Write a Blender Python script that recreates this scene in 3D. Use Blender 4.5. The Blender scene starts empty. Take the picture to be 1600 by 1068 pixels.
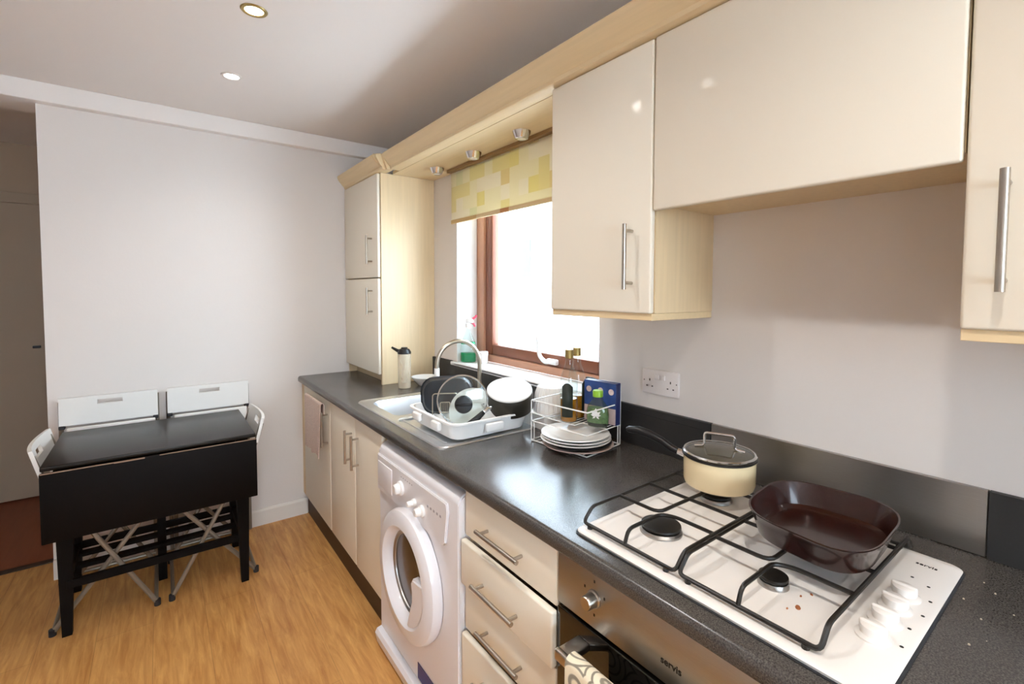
import bpy, bmesh, math, random
from mathutils import Vector, Matrix, Euler
random.seed(7)
PI = math.pi
scene = bpy.context.scene
COL = scene.collection

# ------------------------------------------------------------------ materials
def lin(h):
    h = h.lstrip('#'); o = []
    for i in (0, 2, 4):
        c = int(h[i:i+2], 16) / 255
        o.append(c/12.92 if c <= .04045 else ((c+.055)/1.055)**2.4)
    return (*o, 1)

def mat(name, col, rough=.5, metal=0, bump=0, bscale=200, var=0, vscale=8, coat=0, trans=0, ior=1.45,
        stretch=(1, 1, 1), emit=None, estr=0, alpha=1, spec=.5, subs=0):
    m = bpy.data.materials.new(name); m.use_nodes = True
    nt = m.node_tree; b = nt.nodes['Principled BSDF']
    c = lin(col) if isinstance(col, str) else col
    b.inputs['Base Color'].default_value = c
    b.inputs['Roughness'].default_value = rough
    b.inputs['Metallic'].default_value = metal
    b.inputs['Coat Weight'].default_value = coat
    b.inputs['Coat Roughness'].default_value = .08
    b.inputs['Transmission Weight'].default_value = trans
    b.inputs['IOR'].default_value = ior
    b.inputs['Specular IOR Level'].default_value = spec
    b.inputs['Alpha'].default_value = alpha
    if subs:
        b.inputs['Subsurface Weight'].default_value = subs; b.inputs['Subsurface Scale'].default_value = .01
    if emit:
        b.inputs['Emission Color'].default_value = lin(emit); b.inputs['Emission Strength'].default_value = estr
    tc = nt.nodes.new('ShaderNodeTexCoord'); mp = nt.nodes.new('ShaderNodeMapping')
    mp.inputs['Scale'].default_value = stretch
    nt.links.new(tc.outputs['Object'], mp.inputs['Vector'])
    if var:
        n = nt.nodes.new('ShaderNodeTexNoise'); n.inputs['Scale'].default_value = vscale
        n.inputs['Detail'].default_value = 5
        nt.links.new(mp.outputs[0], n.inputs['Vector'])
        r = nt.nodes.new('ShaderNodeMix'); r.data_type = 'RGBA'
        r.inputs[6].default_value = tuple(max(0, x*(1-var)) for x in c[:3])+(1,)
        r.inputs[7].default_value = tuple(min(1, x*(1+var)) for x in c[:3])+(1,)
        nt.links.new(n.outputs['Fac'], r.inputs[0]); nt.links.new(r.outputs[2], b.inputs['Base Color'])
    if bump:
        n2 = nt.nodes.new('ShaderNodeTexNoise'); n2.inputs['Scale'].default_value = bscale
        nt.links.new(mp.outputs[0], n2.inputs['Vector'])
        bp = nt.nodes.new('ShaderNodeBump'); bp.inputs['Strength'].default_value = bump
        bp.inputs['Distance'].default_value = .002
        nt.links.new(n2.outputs['Fac'], bp.inputs['Height']); nt.links.new(bp.outputs[0], b.inputs['Normal'])
    return m

M = {}
M['wall'] = mat('wall_paint', '#e2dbd6', .75, bump=.15, bscale=60, var=.02, vscale=2)
M['ceil'] = mat('ceiling_paint', '#efe9e5', .85, bump=.1, bscale=40, var=.015, vscale=2)
M['reveal'] = mat('reveal_paint', '#efefef', .7, bump=.1, var=.01)
M['skirt'] = mat('skirting_paint', '#e6e0d8', .45, var=.02)
M['hallwall'] = mat('hall_paint', '#b09a84', .8, var=.03, vscale=2)
M['halldoor'] = mat('hall_door_paint', '#a8947f', .6, var=.03)
M['door'] = mat('cream_gloss', '#efe8d8', .42, coat=.12, spec=.35, var=.015, vscale=3)
M['maple'] = mat('maple_laminate', '#dfc8a2', .45, var=.10, vscale=5, stretch=(14, 14, .7), bump=.05, bscale=80)
M['mapleh'] = mat('maple_trim', '#dec69d', .42, var=.09, vscale=5, stretch=(14, .7, 14), bump=.05, bscale=80)
M['steel'] = mat('brushed_steel', '#a6a39f', .33, 1, var=.1, vscale=30, stretch=(30, 1, 30), bump=.08, bscale=60)
M['handle'] = mat('satin_nickel', '#b5ada2', .28, 1, var=.06, vscale=40)
M['chrome'] = mat('chrome', '#d8d8d8', .12, 1, var=.03)
M['tapsteel'] = mat('tap_nickel', '#b9ae9d', .3, 1, var=.05)
M['sink'] = mat('sink_steel', '#e2e5e8', .32, 1, var=.04, vscale=20)
M['kick'] = mat('dark_kickboard', '#3d291c', .5, var=.15, vscale=6, stretch=(8, .6, 8))
M['white'] = mat('appliance_white', '#ecebf0', .3, coat=.3, var=.01)
M['enamel'] = mat('hob_enamel', '#f0ebe6', .3, coat=.12, var=.02, vscale=6)
M['plastic'] = mat('white_plastic', '#f7f7f6', .4, var=.02, subs=.0)
M['chairw'] = mat('chair_plastic', '#ebe8e3', .42, var=.02)
M['tube'] = mat('grey_chair_tube', '#8b8174', .4, .5, var=.06)
M['black'] = mat('black_stain', '#090504', .6, spec=.15, var=.25, vscale=6, stretch=(2, 12, 12), bump=.1, bscale=60)
M['tabletop'] = mat('black_tabletop', '#120e0c', .32, spec=.4, var=.2, vscale=4, bump=.06, bscale=40)
M['worn'] = mat('worn_wood_edge', '#8d7260', .6, var=.4, vscale=14)
M['blackp'] = mat('black_plastic', '#0d0d0f', .35, var=.1)
M['iron'] = mat('black_enamel_iron', '#17130f', .42, var=.2, vscale=30)
M['pan'] = mat('seasoned_pan', '#270b06', .26, .1, coat=.3, var=.45, vscale=9)
M['darkpan'] = mat('nonstick_dark', '#1a1f26', .35, .2, var=.15)
M['potgrey'] = mat('pot_grey', '#45423b', .3, .7, var=.1)
M['cream'] = mat('cream_enamel', '#ecd7ad', .25, coat=.5, var=.03)
M['redfloor'] = mat('hall_floor_wood', '#8d4e32', .45, var=.2, vscale=5, stretch=(8, .7, 8))
M['brownframe'] = mat('brown_window_frame', '#7c4a33', .4, var=.12, vscale=8, stretch=(6, 6, 1))
M['brownlight'] = mat('brown_frame_pale', '#b8876c', .4, var=.1, vscale=8)  # outer frame, a paler brown than the sash
M['rubber'] = mat('dark_rubber', '#26262a', .6, var=.1)
M['drum'] = mat('drum_glass', '#2b1d18', .25, 0, coat=.5, var=.25, vscale=6)
M['blue'] = mat('box_blue', '#2e4885', .5, var=.55, vscale=30)
M['boxpink'] = mat('box_pale_print', '#cdb7b4', .5, var=.25, vscale=40)
M['navy'] = mat('box_navy_side', '#232c5c', .5, var=.15)
M['gold'] = mat('gold_cap', '#a08a55', .35, .6, var=.1)
M['oil'] = mat('oil_amber', '#b87a1a', .15, trans=.4, var=.1, vscale=20)
M['label'] = mat('bottle_label', '#20261e', .5, var=.5, vscale=90)
M['labelg'] = mat('green_label', '#6f8a62', .5, var=.7, vscale=70)
M['greencap'] = mat('green_cap', '#86b52e', .4, var=.05)
M['greenliq'] = mat('green_detergent', '#0f9b62', .2, trans=.35, var=.05)
M['redtrig'] = mat('pink_trigger', '#d8566a', .4, var=.05)
M['brush'] = mat('brush_brown', '#6a4436', .5, var=.1)
M['paper'] = mat('white_china', '#efefed', .2, coat=.5, var=.01)
M['pinkplate'] = mat('stoneware_plate', '#c9b3a8', .3, coat=.3, var=.06)
M['navylabel'] = mat('energy_sticker', '#35306f', .4, var=.2, vscale=20)
M['print'] = mat('black_print', '#17130f', .6, var=.05)
M['crumb'] = mat('crumb', '#b9aa96', .8, var=.3)
M['crumbd'] = mat('burnt_crumb', '#9a5a33', .8, var=.3)
M['hem2'] = mat('headrail_brown', '#8f6f48', .5, var=.05)
M['facade'] = mat('white_render', '#f1f1f1', .9, bump=.1, bscale=20, var=.01)
M['facglass'] = mat('facade_window_pane', '#4b4f55', .8, var=.05)
M['oven_glass'] = mat('oven_black_glass', '#0a0807', .06, coat=.6, var=.1)
M['switch'] = mat('socket_plastic', '#e4dcd9', .35, var=.01)
M['hole'] = mat('socket_slots', '#4a3f38', .8, var=.1)

def glass(name, col, rough=.02, ior=1.45, mixw=.75):
    m = bpy.data.materials.new(name); m.use_nodes = True; nt = m.node_tree
    for n in list(nt.nodes): nt.nodes.remove(n)
    out = nt.nodes.new('ShaderNodeOutputMaterial'); mx = nt.nodes.new('ShaderNodeMixShader')
    t = nt.nodes.new('ShaderNodeBsdfTransparent'); g = nt.nodes.new('ShaderNodeBsdfGlossy')
    g.inputs['Roughness'].default_value = rough; t.inputs['Color'].default_value = lin(col)
    lw = nt.nodes.new('ShaderNodeLayerWeight'); lw.inputs['Blend'].default_value = .5
    pw = nt.nodes.new('ShaderNodeMath'); pw.operation = 'POWER'; pw.inputs[1].default_value = 4
    fr = nt.nodes.new('ShaderNodeMath'); fr.operation = 'MULTIPLY_ADD'; fr.inputs[1].default_value = .75; fr.inputs[2].default_value = ((ior-1)/(ior+1))**2
    nt.links.new(lw.outputs['Facing'], pw.inputs[0]); nt.links.new(pw.outputs[0], fr.inputs[0])
    no = nt.nodes.new('ShaderNodeTexNoise'); no.inputs['Scale'].default_value = 3
    ma = nt.nodes.new('ShaderNodeMath'); ma.operation = 'MULTIPLY_ADD'; ma.inputs[1].default_value = .02
    nt.links.new(no.outputs['Fac'], ma.inputs[0]); nt.links.new(fr.outputs[0], ma.inputs[2])
    nt.links.new(ma.outputs[0], mx.inputs[0])
    nt.links.new(t.outputs[0], mx.inputs[1]); nt.links.new(g.outputs[0], mx.inputs[2])
    nt.links.new(mx.outputs[0], out.inputs[0])
    return m
M['pane'] = glass('window_glass', '#f4f8fa')
M['clear'] = glass('clear_glass', '#f6faf9', .03, 1.5)
M['lidglass'] = glass('lid_glass', '#c4c8c6', .04, 1.9)
M['herbglass'] = glass('herb_glass', '#e2eadb', .05, 1.6)
M['jugplastic'] = mat('jug_plastic', '#e9dcc6', .3, alpha=.32, var=.02)

def worktop_mat():
    m = mat('speckled_worktop', '#47423f', .25, spec=.5, bump=.04, bscale=700); nt = m.node_tree; b = nt.nodes['Principled BSDF']
    tc = nt.nodes.new('ShaderNodeTexCoord')
    n = nt.nodes.new('ShaderNodeTexNoise'); n.inputs['Scale'].default_value = 420; n.inputs['Detail'].default_value = 3
    r = nt.nodes.new('ShaderNodeValToRGB')
    r.color_ramp.elements[0].position = .35; r.color_ramp.elements[0].color = lin('#33302e')
    r.color_ramp.elements[1].position = .72; r.color_ramp.elements[1].color = lin('#5d5854')
    nt.links.new(tc.outputs['Object'], n.inputs['Vector']); nt.links.new(n.outputs['Fac'], r.inputs[0])
    nt.links.new(r.outputs[0], b.inputs['Base Color'])
    n3 = nt.nodes.new('ShaderNodeTexNoise'); n3.inputs['Scale'].default_value = 5; n3.inputs['Detail'].default_value = 2
    mr = nt.nodes.new('ShaderNodeMapRange'); mr.inputs[1].default_value = .3; mr.inputs[2].default_value = .7
    mr.inputs[3].default_value = .20; mr.inputs[4].default_value = .25
    nt.links.new(tc.outputs['Object'], n3.inputs['Vector']); nt.links.new(n3.outputs['Fac'], mr.inputs[0])
    nt.links.new(mr.outputs[0], b.inputs['Roughness'])
    return m
M['worktop'] = worktop_mat()
M['upstand'] = mat('dark_upstand', '#2b2a2a', .5, var=.12, vscale=200)

def floor_mat():
    m = mat('oak_laminate', '#b98246', .38, bump=.05, bscale=60, stretch=(10, 1, 1)); nt = m.node_tree; b = nt.nodes['Principled BSDF']
    tc = nt.nodes.new('ShaderNodeTexCoord'); mp = nt.nodes.new('ShaderNodeMapping')
    mp.inputs['Rotation'].default_value = (0, 0, PI/2)
    br = nt.nodes.new('ShaderNodeTexBrick')
    br.inputs['Scale'].default_value = 1; br.inputs['Brick Width'].default_value = 1.28; br.inputs['Row Height'].default_value = .19
    br.inputs['Mortar Size'].default_value = .0012; br.inputs['Mortar Smooth'].default_value = .3; br.offset = .37
    br.inputs['Color1'].default_value = lin('#cc9453'); br.inputs['Color2'].default_value = lin('#bc8345')
    br.inputs['Mortar'].default_value = lin('#7c4f26')
    nt.links.new(tc.outputs['Object'], mp.inputs[0]); nt.links.new(mp.outputs[0], br.inputs['Vector'])
    m2 = nt.nodes.new('ShaderNodeMapping'); m2.inputs['Scale'].default_value = (11, 1.1, 1)
    n = nt.nodes.new('ShaderNodeTexNoise'); n.inputs['Scale'].default_value = 4; n.inputs['Detail'].default_value = 9
    n.inputs['Roughness'].default_value = .65; n.inputs['Distortion'].default_value = .6
    nt.links.new(tc.outputs['Object'], m2.inputs[0]); nt.links.new(m2.outputs[0], n.inputs['Vector'])
    r = nt.nodes.new('ShaderNodeValToRGB')
    r.color_ramp.elements[0].position = .32; r.color_ramp.elements[0].color = lin('#9a5f2c')
    r.color_ramp.elements[1].position = .68; r.color_ramp.elements[1].color = lin('#ebb873')
    nt.links.new(n.outputs['Fac'], r.inputs[0])
    mx = nt.nodes.new('ShaderNodeMix'); mx.data_type = 'RGBA'; mx.inputs[0].default_value = .5
    nt.links.new(br.outputs['Color'], mx.inputs[6]); nt.links.new(r.outputs[0], mx.inputs[7])
    # knots
    v = nt.nodes.new('ShaderNodeTexVoronoi'); v.inputs['Scale'].default_value = 2.2
    m3 = nt.nodes.new('ShaderNodeMapping'); m3.inputs['Scale'].default_value = (2.2, 1, 1)
    nt.links.new(tc.outputs['Object'], m3.inputs[0]); nt.links.new(m3.outputs[0], v.inputs['Vector'])
    kr = nt.nodes.new('ShaderNodeValToRGB'); kr.color_ramp.elements[0].position = .03; kr.color_ramp.elements[0].color = (.45, .45, .45, 1)
    kr.color_ramp.elements[1].position = .1; kr.color_ramp.elements[1].color = (1, 1, 1, 1)
    nt.links.new(v.outputs['Distance'], kr.inputs[0])
    mm = nt.nodes.new('ShaderNodeMix'); mm.data_type = 'RGBA'; mm.blend_type = 'MULTIPLY'; mm.inputs[0].default_value = .8
    nt.links.new(mx.outputs[2], mm.inputs[6]); nt.links.new(kr.outputs[0], mm.inputs[7])
    nt.links.new(mm.outputs[2], b.inputs['Base Color'])
    return m
M['floor'] = floor_mat()

def cells_mat():      # checked roller blind: yellow squares on cream, let some daylight through
    m = bpy.data.materials.new('blind_fabric'); m.use_nodes = True; nt = m.node_tree
    for n in list(nt.nodes): nt.nodes.remove(n)
    out = nt.nodes.new('ShaderNodeOutputMaterial'); mx = nt.nodes.new('ShaderNodeMixShader'); mx.inputs[0].default_value = .3
    d = nt.nodes.new('ShaderNodeBsdfDiffuse'); t = nt.nodes.new('ShaderNodeBsdfTranslucent')
    tc = nt.nodes.new('ShaderNodeTexCoord'); mp = nt.nodes.new('ShaderNodeMapping')
    mp.inputs['Scale'].default_value = (0, 14, 14); mp.inputs['Location'].default_value = (0.5, .3, .1)
    fl = nt.nodes.new('ShaderNodeVectorMath'); fl.operation = 'FLOOR'
    wn = nt.nodes.new('ShaderNodeTexWhiteNoise')
    r = nt.nodes.new('ShaderNodeValToRGB'); r.color_ramp.interpolation = 'CONSTANT'
    e = r.color_ramp.elements; e[0].position = 0; e[0].color = lin('#e2d8ba'); e[1].position = .45; e[1].color = lin('#dccf9f')
    for p, c in ((.62, '#e4dac4'), (.82, '#dccf98'), (.90, '#d8d3b0'), (.96, '#d9c79a')):
        x = e.new(p); x.color = lin(c)
    nt.links.new(tc.outputs['Object'], mp.inputs[0]); nt.links.new(mp.outputs[0], fl.inputs[0])
    nt.links.new(fl.outputs[0], wn.inputs['Vector']); nt.links.new(wn.outputs['Value'], r.inputs[0])
    for s in (d, t): nt.links.new(r.outputs[0], s.inputs['Color'])
    nt.links.new(d.outputs[0], mx.inputs[1]); nt.links.new(t.outputs[0], mx.inputs[2]); nt.links.new(mx.outputs[0], out.inputs[0])
    return m
M['blind'] = cells_mat()
def hem_mat():
    m = mat('blind_hem', '#d9b98a', .7); nt = m.node_tree; b = nt.nodes['Principled BSDF']
    tc = nt.nodes.new('ShaderNodeTexCoord'); mp = nt.nodes.new('ShaderNodeMapping')
    mp.inputs['Scale'].default_value = (0, 14, 0); mp.inputs['Location'].default_value = (.5, .3, .5)
    fl = nt.nodes.new('ShaderNodeVectorMath'); fl.operation = 'FLOOR'; wn = nt.nodes.new('ShaderNodeTexWhiteNoise')
    r = nt.nodes.new('ShaderNodeValToRGB'); r.color_ramp.interpolation = 'CONSTANT'
    e = r.color_ramp.elements; e[0].color = lin('#dcc49a'); e[1].position = .4; e[1].color = lin('#c98e5c'); x = e.new(.7); x.color = lin('#cfae78')
    nt.links.new(tc.outputs['Object'], mp.inputs[0]); nt.links.new(mp.outputs[0], fl.inputs[0]); nt.links.new(fl.outputs[0], wn.inputs['Vector'])
    nt.links.new(wn.outputs['Value'], r.inputs[0]); nt.links.new(r.outputs[0], b.inputs['Base Color'])
    return m
M['hem'] = hem_mat()
def towel_mat(name, base, ink, sc, bump=.3):
    m = mat(name, base, .9, bump=bump, bscale=300); nt = m.node_tree; b = nt.nodes['Principled BSDF']
    tc = nt.nodes.new('ShaderNodeTexCoord'); v = nt.nodes.new('ShaderNodeTexVoronoi'); v.inputs['Scale'].default_value = sc
    v.voronoi_dimensions = '3D'
    w = nt.nodes.new('ShaderNodeMath'); w.operation = 'SINE'
    k = nt.nodes.new('ShaderNodeMath'); k.operation = 'MULTIPLY'; k.inputs[1].default_value = 26
    r = nt.nodes.new('ShaderNodeValToRGB'); r.color_ramp.elements[0].position = .35; r.color_ramp.elements[0].color = lin(base)
    r.color_ramp.elements[1].position = .85; r.color_ramp.elements[1].color = lin(ink)
    nt.links.new(tc.outputs['Object'], v.inputs['Vector']); nt.links.new(v.outputs['Distance'], k.inputs[0])
    nt.links.new(k.outputs[0], w.inputs[0]); nt.links.new(w.outputs[0], r.inputs[0]); nt.links.new(r.outputs[0], b.inputs['Base Color'])
    return m
M['towel'] = towel_mat('paisley_towel', '#ece0c6', '#8d8474', 16)
M['towel2'] = towel_mat('faded_towel', '#d5bfb2', '#b9a298', 40)

# ------------------------------------------------------------------ mesh helpers
def bm_new(): return bmesh.new()
def box(bm, x0, x1, y0, y1, z0, z1, bev=0, seg=2, mtx=None):
    r = bmesh.ops.create_cube(bm, size=1); vs = r['verts']
    for v in vs:
        v.co = Vector(((x0+x1)/2+v.co.x*(x1-x0), (y0+y1)/2+v.co.y*(y1-y0), (z0+z1)/2+v.co.z*(z1-z0)))
    if mtx: bmesh.ops.transform(bm, matrix=mtx, verts=vs)
    if bev:
        es = list({e for v in vs for e in v.link_edges})
        bmesh.ops.bevel(bm, geom=es, offset=bev, segments=seg, affect='EDGES', profile=.5)
    return bm
def tube(bm, pts, r, seg=10, closed=False, caps=True):
    pts = [Vector(p) for p in pts]; n = len(pts); rings = []
    rr = r if isinstance(r, (list, tuple)) else [r]*n
    up = None
    for i, p in enumerate(pts):
        if closed: t = (pts[(i+1) % n]-pts[i-1]).normalized()
        else:
            a = pts[max(i-1, 0)]; b = pts[min(i+1, n-1)]; t = (b-a).normalized()
        if up is None:
            up = Vector((0, 0, 1)) if abs(t.z) < .9 else Vector((1, 0, 0))
        s = t.cross(up)
        if s.length < 1e-4: s = t.cross(Vector((0, 1, 0)))
        s.normalize(); u = s.cross(t).normalized(); up = u
        rings.append([bm.verts.new(p+(s*math.cos(2*PI*k/seg)+u*math.sin(2*PI*k/seg))*rr[i]) for k in range(seg)])
    m = n if closed else n-1
    for i in range(m):
        A = rings[i]; B = rings[(i+1) % n]
        for k in range(seg):
            bm.faces.new((A[k], A[(k+1) % seg], B[(k+1) % seg], B[k]))
    if caps and not closed:
        bm.faces.new(rings[0][::-1]); bm.faces.new(rings[-1])
    return bm
def smooth_path(pts, it=2, closed=False):
    pts = [Vector(p) for p in pts]
    for _ in range(it):
        n = len(pts); o = [] if closed else [pts[0]]
        for i in range(n if closed else n-1):
            a = pts[i]; b = pts[(i+1) % n]
            o += [a.lerp(b, .25), a.lerp(b, .75)]
        if not closed: o.append(pts[-1])
        pts = o
    return pts
def round_path(pts, r, seg=5):
    pts = [Vector(p) for p in pts]; o = [pts[0]]
    for i in range(1, len(pts)-1):
        p = pts[i]; a = pts[i-1]-p; b = pts[i+1]-p; d = min(r, a.length*.45, b.length*.45)
        A = p+a.normalized()*d; B = p+b.normalized()*d
        for k in range(seg+1):
            t = k/seg; o.append(A*(1-t)**2+p*2*t*(1-t)+B*t*t)
    o.append(pts[-1]); return o
def lathe(bm, prof, c=(0, 0, 0), seg=32, mtx=None, sx=1, sy=1):
    c = Vector(c); rings = []
    for (r, z) in prof:
        if r < 1e-6: rings.append([bm.verts.new(c+Vector((0, 0, z)))])
        else: rings.append([bm.verts.new(c+Vector((r*sx*math.cos(2*PI*k/seg), r*sy*math.sin(2*PI*k/seg), z))) for k in range(seg)])
    for A, B in zip(rings, rings[1:]):
        for k in range(seg):
            k2 = (k+1) % seg
            if len(A) == 1 and len(B) == 1: continue
            if len(A) == 1: bm.faces.new((A[0], B[k2], B[k]))
            elif len(B) == 1: bm.faces.new((A[k], A[k2], B[0]))
            else: bm.faces.new((A[k], A[k2], B[k2], B[k]))
    if mtx: bmesh.ops.transform(bm, matrix=mtx, verts=[v for R in rings for v in R])
    return bm
def prism(bm, poly, axis, a, b, bev=0):
    """poly 2D in the other two axes (order x,y,z without axis)"""
    def P(p, t):
        return {'x': (t, p[0], p[1]), 'y': (p[0], t, p[1]), 'z': (p[0], p[1], t)}[axis]
    A = [bm.verts.new(P(p, a)) for p in poly]; B = [bm.verts.new(P(p, b)) for p in poly]
    n = len(poly)
    fs = [bm.faces.new(A), bm.faces.new(B[::-1])]
    for k in range(n): fs.append(bm.faces.new((A[k], B[k], B[(k+1) % n], A[(k+1) % n])))
    if bev:
        es = list({e for f in fs[:2] for e in f.edges})
        bmesh.ops.bevel(bm, geom=es, offset=bev, segments=2, affect='EDGES')
    return bm
def rrect(x0, x1, y0, y1, r, seg=5):
    o = []
    for cx, cy, a0 in ((x1-r, y1-r, 0), (x0+r, y1-r, 90), (x0+r, y0+r, 180), (x1-r, y0+r, 270)):
        for k in range(seg+1):
            a = math.radians(a0+90*k/seg); o.append((cx+r*math.cos(a), cy+r*math.sin(a)))
    return o
def loft(bm, loops, cap0=True, cap1=True):
    R = [[bm.verts.new(p) for p in L] for L in loops]; n = len(R[0])
    for A, B in zip(R, R[1:]):
        for k in range(n): bm.faces.new((A[k], A[(k+1) % n], B[(k+1) % n], B[k]))
    if cap0: bm.faces.new(R[0][::-1])
    if cap1: bm.faces.new(R[-1])
    return bm

WM = {}
def wm(o): return WM[o.name] if o is not None else Matrix.Identity(4)
def obj(name, bm, m, parent=None, smooth=True, local=False, loc=None, mods=None, label=None):
    bmesh.ops.recalc_face_normals(bm, faces=bm.faces[:])
    me = bpy.data.meshes.new(name)
    if not local and parent is not None: bm.transform(wm(parent).inverted())
    if loc is not None: bm.transform(Matrix.Translation(-Vector(loc)))
    bm.to_mesh(me); bm.free(); me.materials.append(m)
    o = bpy.data.objects.new(name, me); COL.objects.link(o)
    if loc is not None: o.location = loc
    o.parent = parent
    WM[o.name] = wm(parent) @ (Matrix.Translation(loc) if loc is not None else Matrix.Identity(4))
    if smooth:
        for p in me.polygons: p.use_smooth = True
        md = o.modifiers.new('e', 'EDGE_SPLIT'); md.split_angle = math.radians(35)
    if label: o['label'] = label
    return o
def thing(name, label, cat, loc=(0, 0, 0), rot=(0, 0, 0), group=None):
    o = bpy.data.objects.new(name, None); COL.objects.link(o)
    o.empty_display_size = .05; o.location = loc; o.rotation_euler = rot
    WM[o.name] = Matrix.LocRotScale(Vector(loc), Euler(rot), None)
    return tag(o, label, cat, group)
def tag(o, label, cat, group=None):
    o['label'] = label; o['category'] = cat
    if group: o['group'] = group
    return o
def struct(o): o['kind'] = 'structure'; return o
def dup(root, loc, rot, label, group=None):
    r = root.copy(); COL.objects.link(r); r.location = loc; r.rotation_euler = rot; r['label'] = label
    if group: r['group'] = group
    for ch in list(root.children):
        c = ch.copy(); COL.objects.link(c); c.parent = r
        for g in list(ch.children):
            d = g.copy(); COL.objects.link(d); d.parent = c
    WM[r.name] = Matrix.LocRotScale(Vector(loc), Euler(rot), None)
    return r
def center(o_list): pass

WX = .672            # kitchen wall plane
FY = 3.252           # far wall plane
CZ = 2.46            # ceiling
WT = .91             # worktop top

# ------------------------------------------------------------------ the room
struct(obj('floor', box(bm_new(), -2.2, WX, -2.6, 3.48, -.05, 0), M['floor'], smooth=False))
struct(obj('floor_hall', box(bm_new(), -2.4, .2, 3.48, 4.8, -.05, 0), M['redfloor'], smooth=False))
struct(obj('trim_1', box(bm_new(), -2.2, -1.163, 3.455, 3.50, 0, .006, .002), M['kick'], smooth=False))
struct(obj('ceiling', box(bm_new(), -2.4, WX+.3, -2.7, 4.8, CZ, CZ+.1), M['ceil'], smooth=False))
b = bm_new()
WY0, WY1, WZ0, WZ1 = 1.262, 2.375, 1.03, 2.13
box(b, WX, WX+.30, WY1, FY+.2, 0, CZ); box(b, WX, WX+.30, -2.7, WY0, 0, CZ)
box(b, WX, WX+.30, WY0, WY1, 0, WZ0); box(b, WX, WX+.30, WY0, WY1, WZ1, CZ)
struct(obj('wall_right', b, M['wall'], smooth=False))
b = bm_new()
for (y0, y1, z0, z1) in ((WY1-.004, WY1, WZ0, WZ1), (WY0, WY0+.004, WZ0, WZ1)): box(b, WX+.002, WX+.135, y0, y1, z0, z1)
box(b, WX+.002, WX+.135, WY0, WY1, WZ1-.004, WZ1)
struct(obj('trim_2', b, M['reveal'], smooth=False))
struct(obj('wall_far', box(bm_new(), -1.163, WX, FY, FY+.20, 0, CZ), M['wall'], smooth=False))
struct(obj('trim_3', box(bm_new(), -2.2, WX, 3.20, FY+.20, 2.368, CZ, .004), M['ceil'], smooth=False))
struct(obj('wall_left', box(bm_new(), -2.4, -2.2, -2.7, 4.8, 0, CZ), M['wall'], smooth=False))
struct(obj('wall_hall', box(bm_new(), -2.2, .2, 4.65, 4.8, 0, CZ), M['hallwall'], smooth=False))
struct(obj('wall_hall_right', box(bm_new(), .0, .2, FY+.2, 4.65, 0, CZ), M['hallwall'], smooth=False))
# back wall behind the camera, with an unseen window added for fill daylight
b = bm_new()
box(b, -2.2, -1.75, -2.7, -2.6, 0, CZ); box(b, .0, WX, -2.7, -2.6, 0, CZ)
box(b, -1.75, .0, -2.7, -2.6, 0, .95); box(b, -1.75, .0, -2.7, -2.6, 2.15, CZ)
struct(obj('wall_back', b, M['wall'], smooth=False))
w2 = struct(thing('fill_window', 'white framed window added behind the viewpoint for fill light', 'window', (-.825, -2.65, .85)))
for k in ('label', 'category'): del w2[k]
b = bm_new()
box(b, -1.75, -1.69, -2.68, -2.62, .95, 2.15); box(b, -.06, .0, -2.68, -2.62, .95, 2.15)
box(b, -1.69, -.06, -2.68, -2.62, .95, 1.01); box(b, -1.69, -.06, -2.68, -2.62, 2.09, 2.15)
obj('window_frame', b, M['reveal'], w2, smooth=False)
obj('pane', box(bm_new(), -1.69, -.06, -2.652, -2.648, 1.01, 2.09), M['pane'], w2, smooth=False)
# skirting on the far wall
b = bm_new()
prism(b, [(FY, 0), (FY-.016, 0), (FY-.016, .088), (FY-.008, .10), (FY, .10)], 'x', -1.163, .045)
struct(obj('baseboard_far', b, M['skirt'], smooth=False))
struct(obj('baseboard_left', box(bm_new(), -2.2, -2.184, -2.6, 3.2, 0, .10, .003), M['skirt'], smooth=False))
# hall door
d1 = struct(thing('door_1', 'd', 'd', (-1.75, 4.65, 0)))
for k in ('label', 'category'): del d1[k]
obj('door_leaf', box(bm_new(), -2.15, -1.345, 4.61, 4.648, .012, 2.05, .003), M['halldoor'], d1, smooth=False)
b = bm_new()
box(b, -1.345, -1.27, 4.60, 4.65, 0, 2.12, .004); box(b, -2.2, -1.27, 4.60, 4.65, 2.05, 2.12, .004)
obj('door_frame', b, M['halldoor'], d1, smooth=False)
obj('door_latch', box(bm_new(), -1.412, -1.372, 4.585, 4.611, 1.058, 1.074, .003), M['rubber'], d1)

# kitchen window
w1 = struct(thing('window_1', 'w', 'w', (.81, 1.82, 1.05)))
for k in ('label', 'category'): del w1[k]
FX = .81
b = bm_new()
box(b, FX, FX+.07, WY1-.075, WY1, 1.055, WZ1, .004); box(b, FX, FX+.07, WY0, WY0+.075, 1.055, WZ1, .004)
box(b, FX, FX+.07, WY0+.075, WY1-.075, 1.055, 1.095, .004); box(b, FX, FX+.07, WY0+.075, WY1-.075, WZ1-.06, WZ1, .004)
obj('window_frame', b, M['brownlight'], w1)
b = bm_new(); S0, S1 = WY0+.077, WY1-.077
box(b, FX+.012, FX+.06, S1-.07, S1, 1.097, WZ1-.062, .006); box(b, FX+.012, FX+.06, S0, S0+.07, 1.097, WZ1-.062, .006)
box(b, FX+.012, FX+.06, S0+.07, S1-.07, 1.097, 1.155, .006); box(b, FX+.012, FX+.06, S0+.07, S1-.07, WZ1-.13, WZ1-.062, .006)
sash = obj('sash', b, M['brownframe'], w1)
obj('pane', box(bm_new(), FX+.034, FX+.038, S0+.06, S1-.06, 1.145, WZ1-.12), M['pane'], w1, smooth=False)
b = bm_new()
box(b, FX-.012, FX+.012, 1.66, 1.73, 1.108, 1.135, .006)
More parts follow.
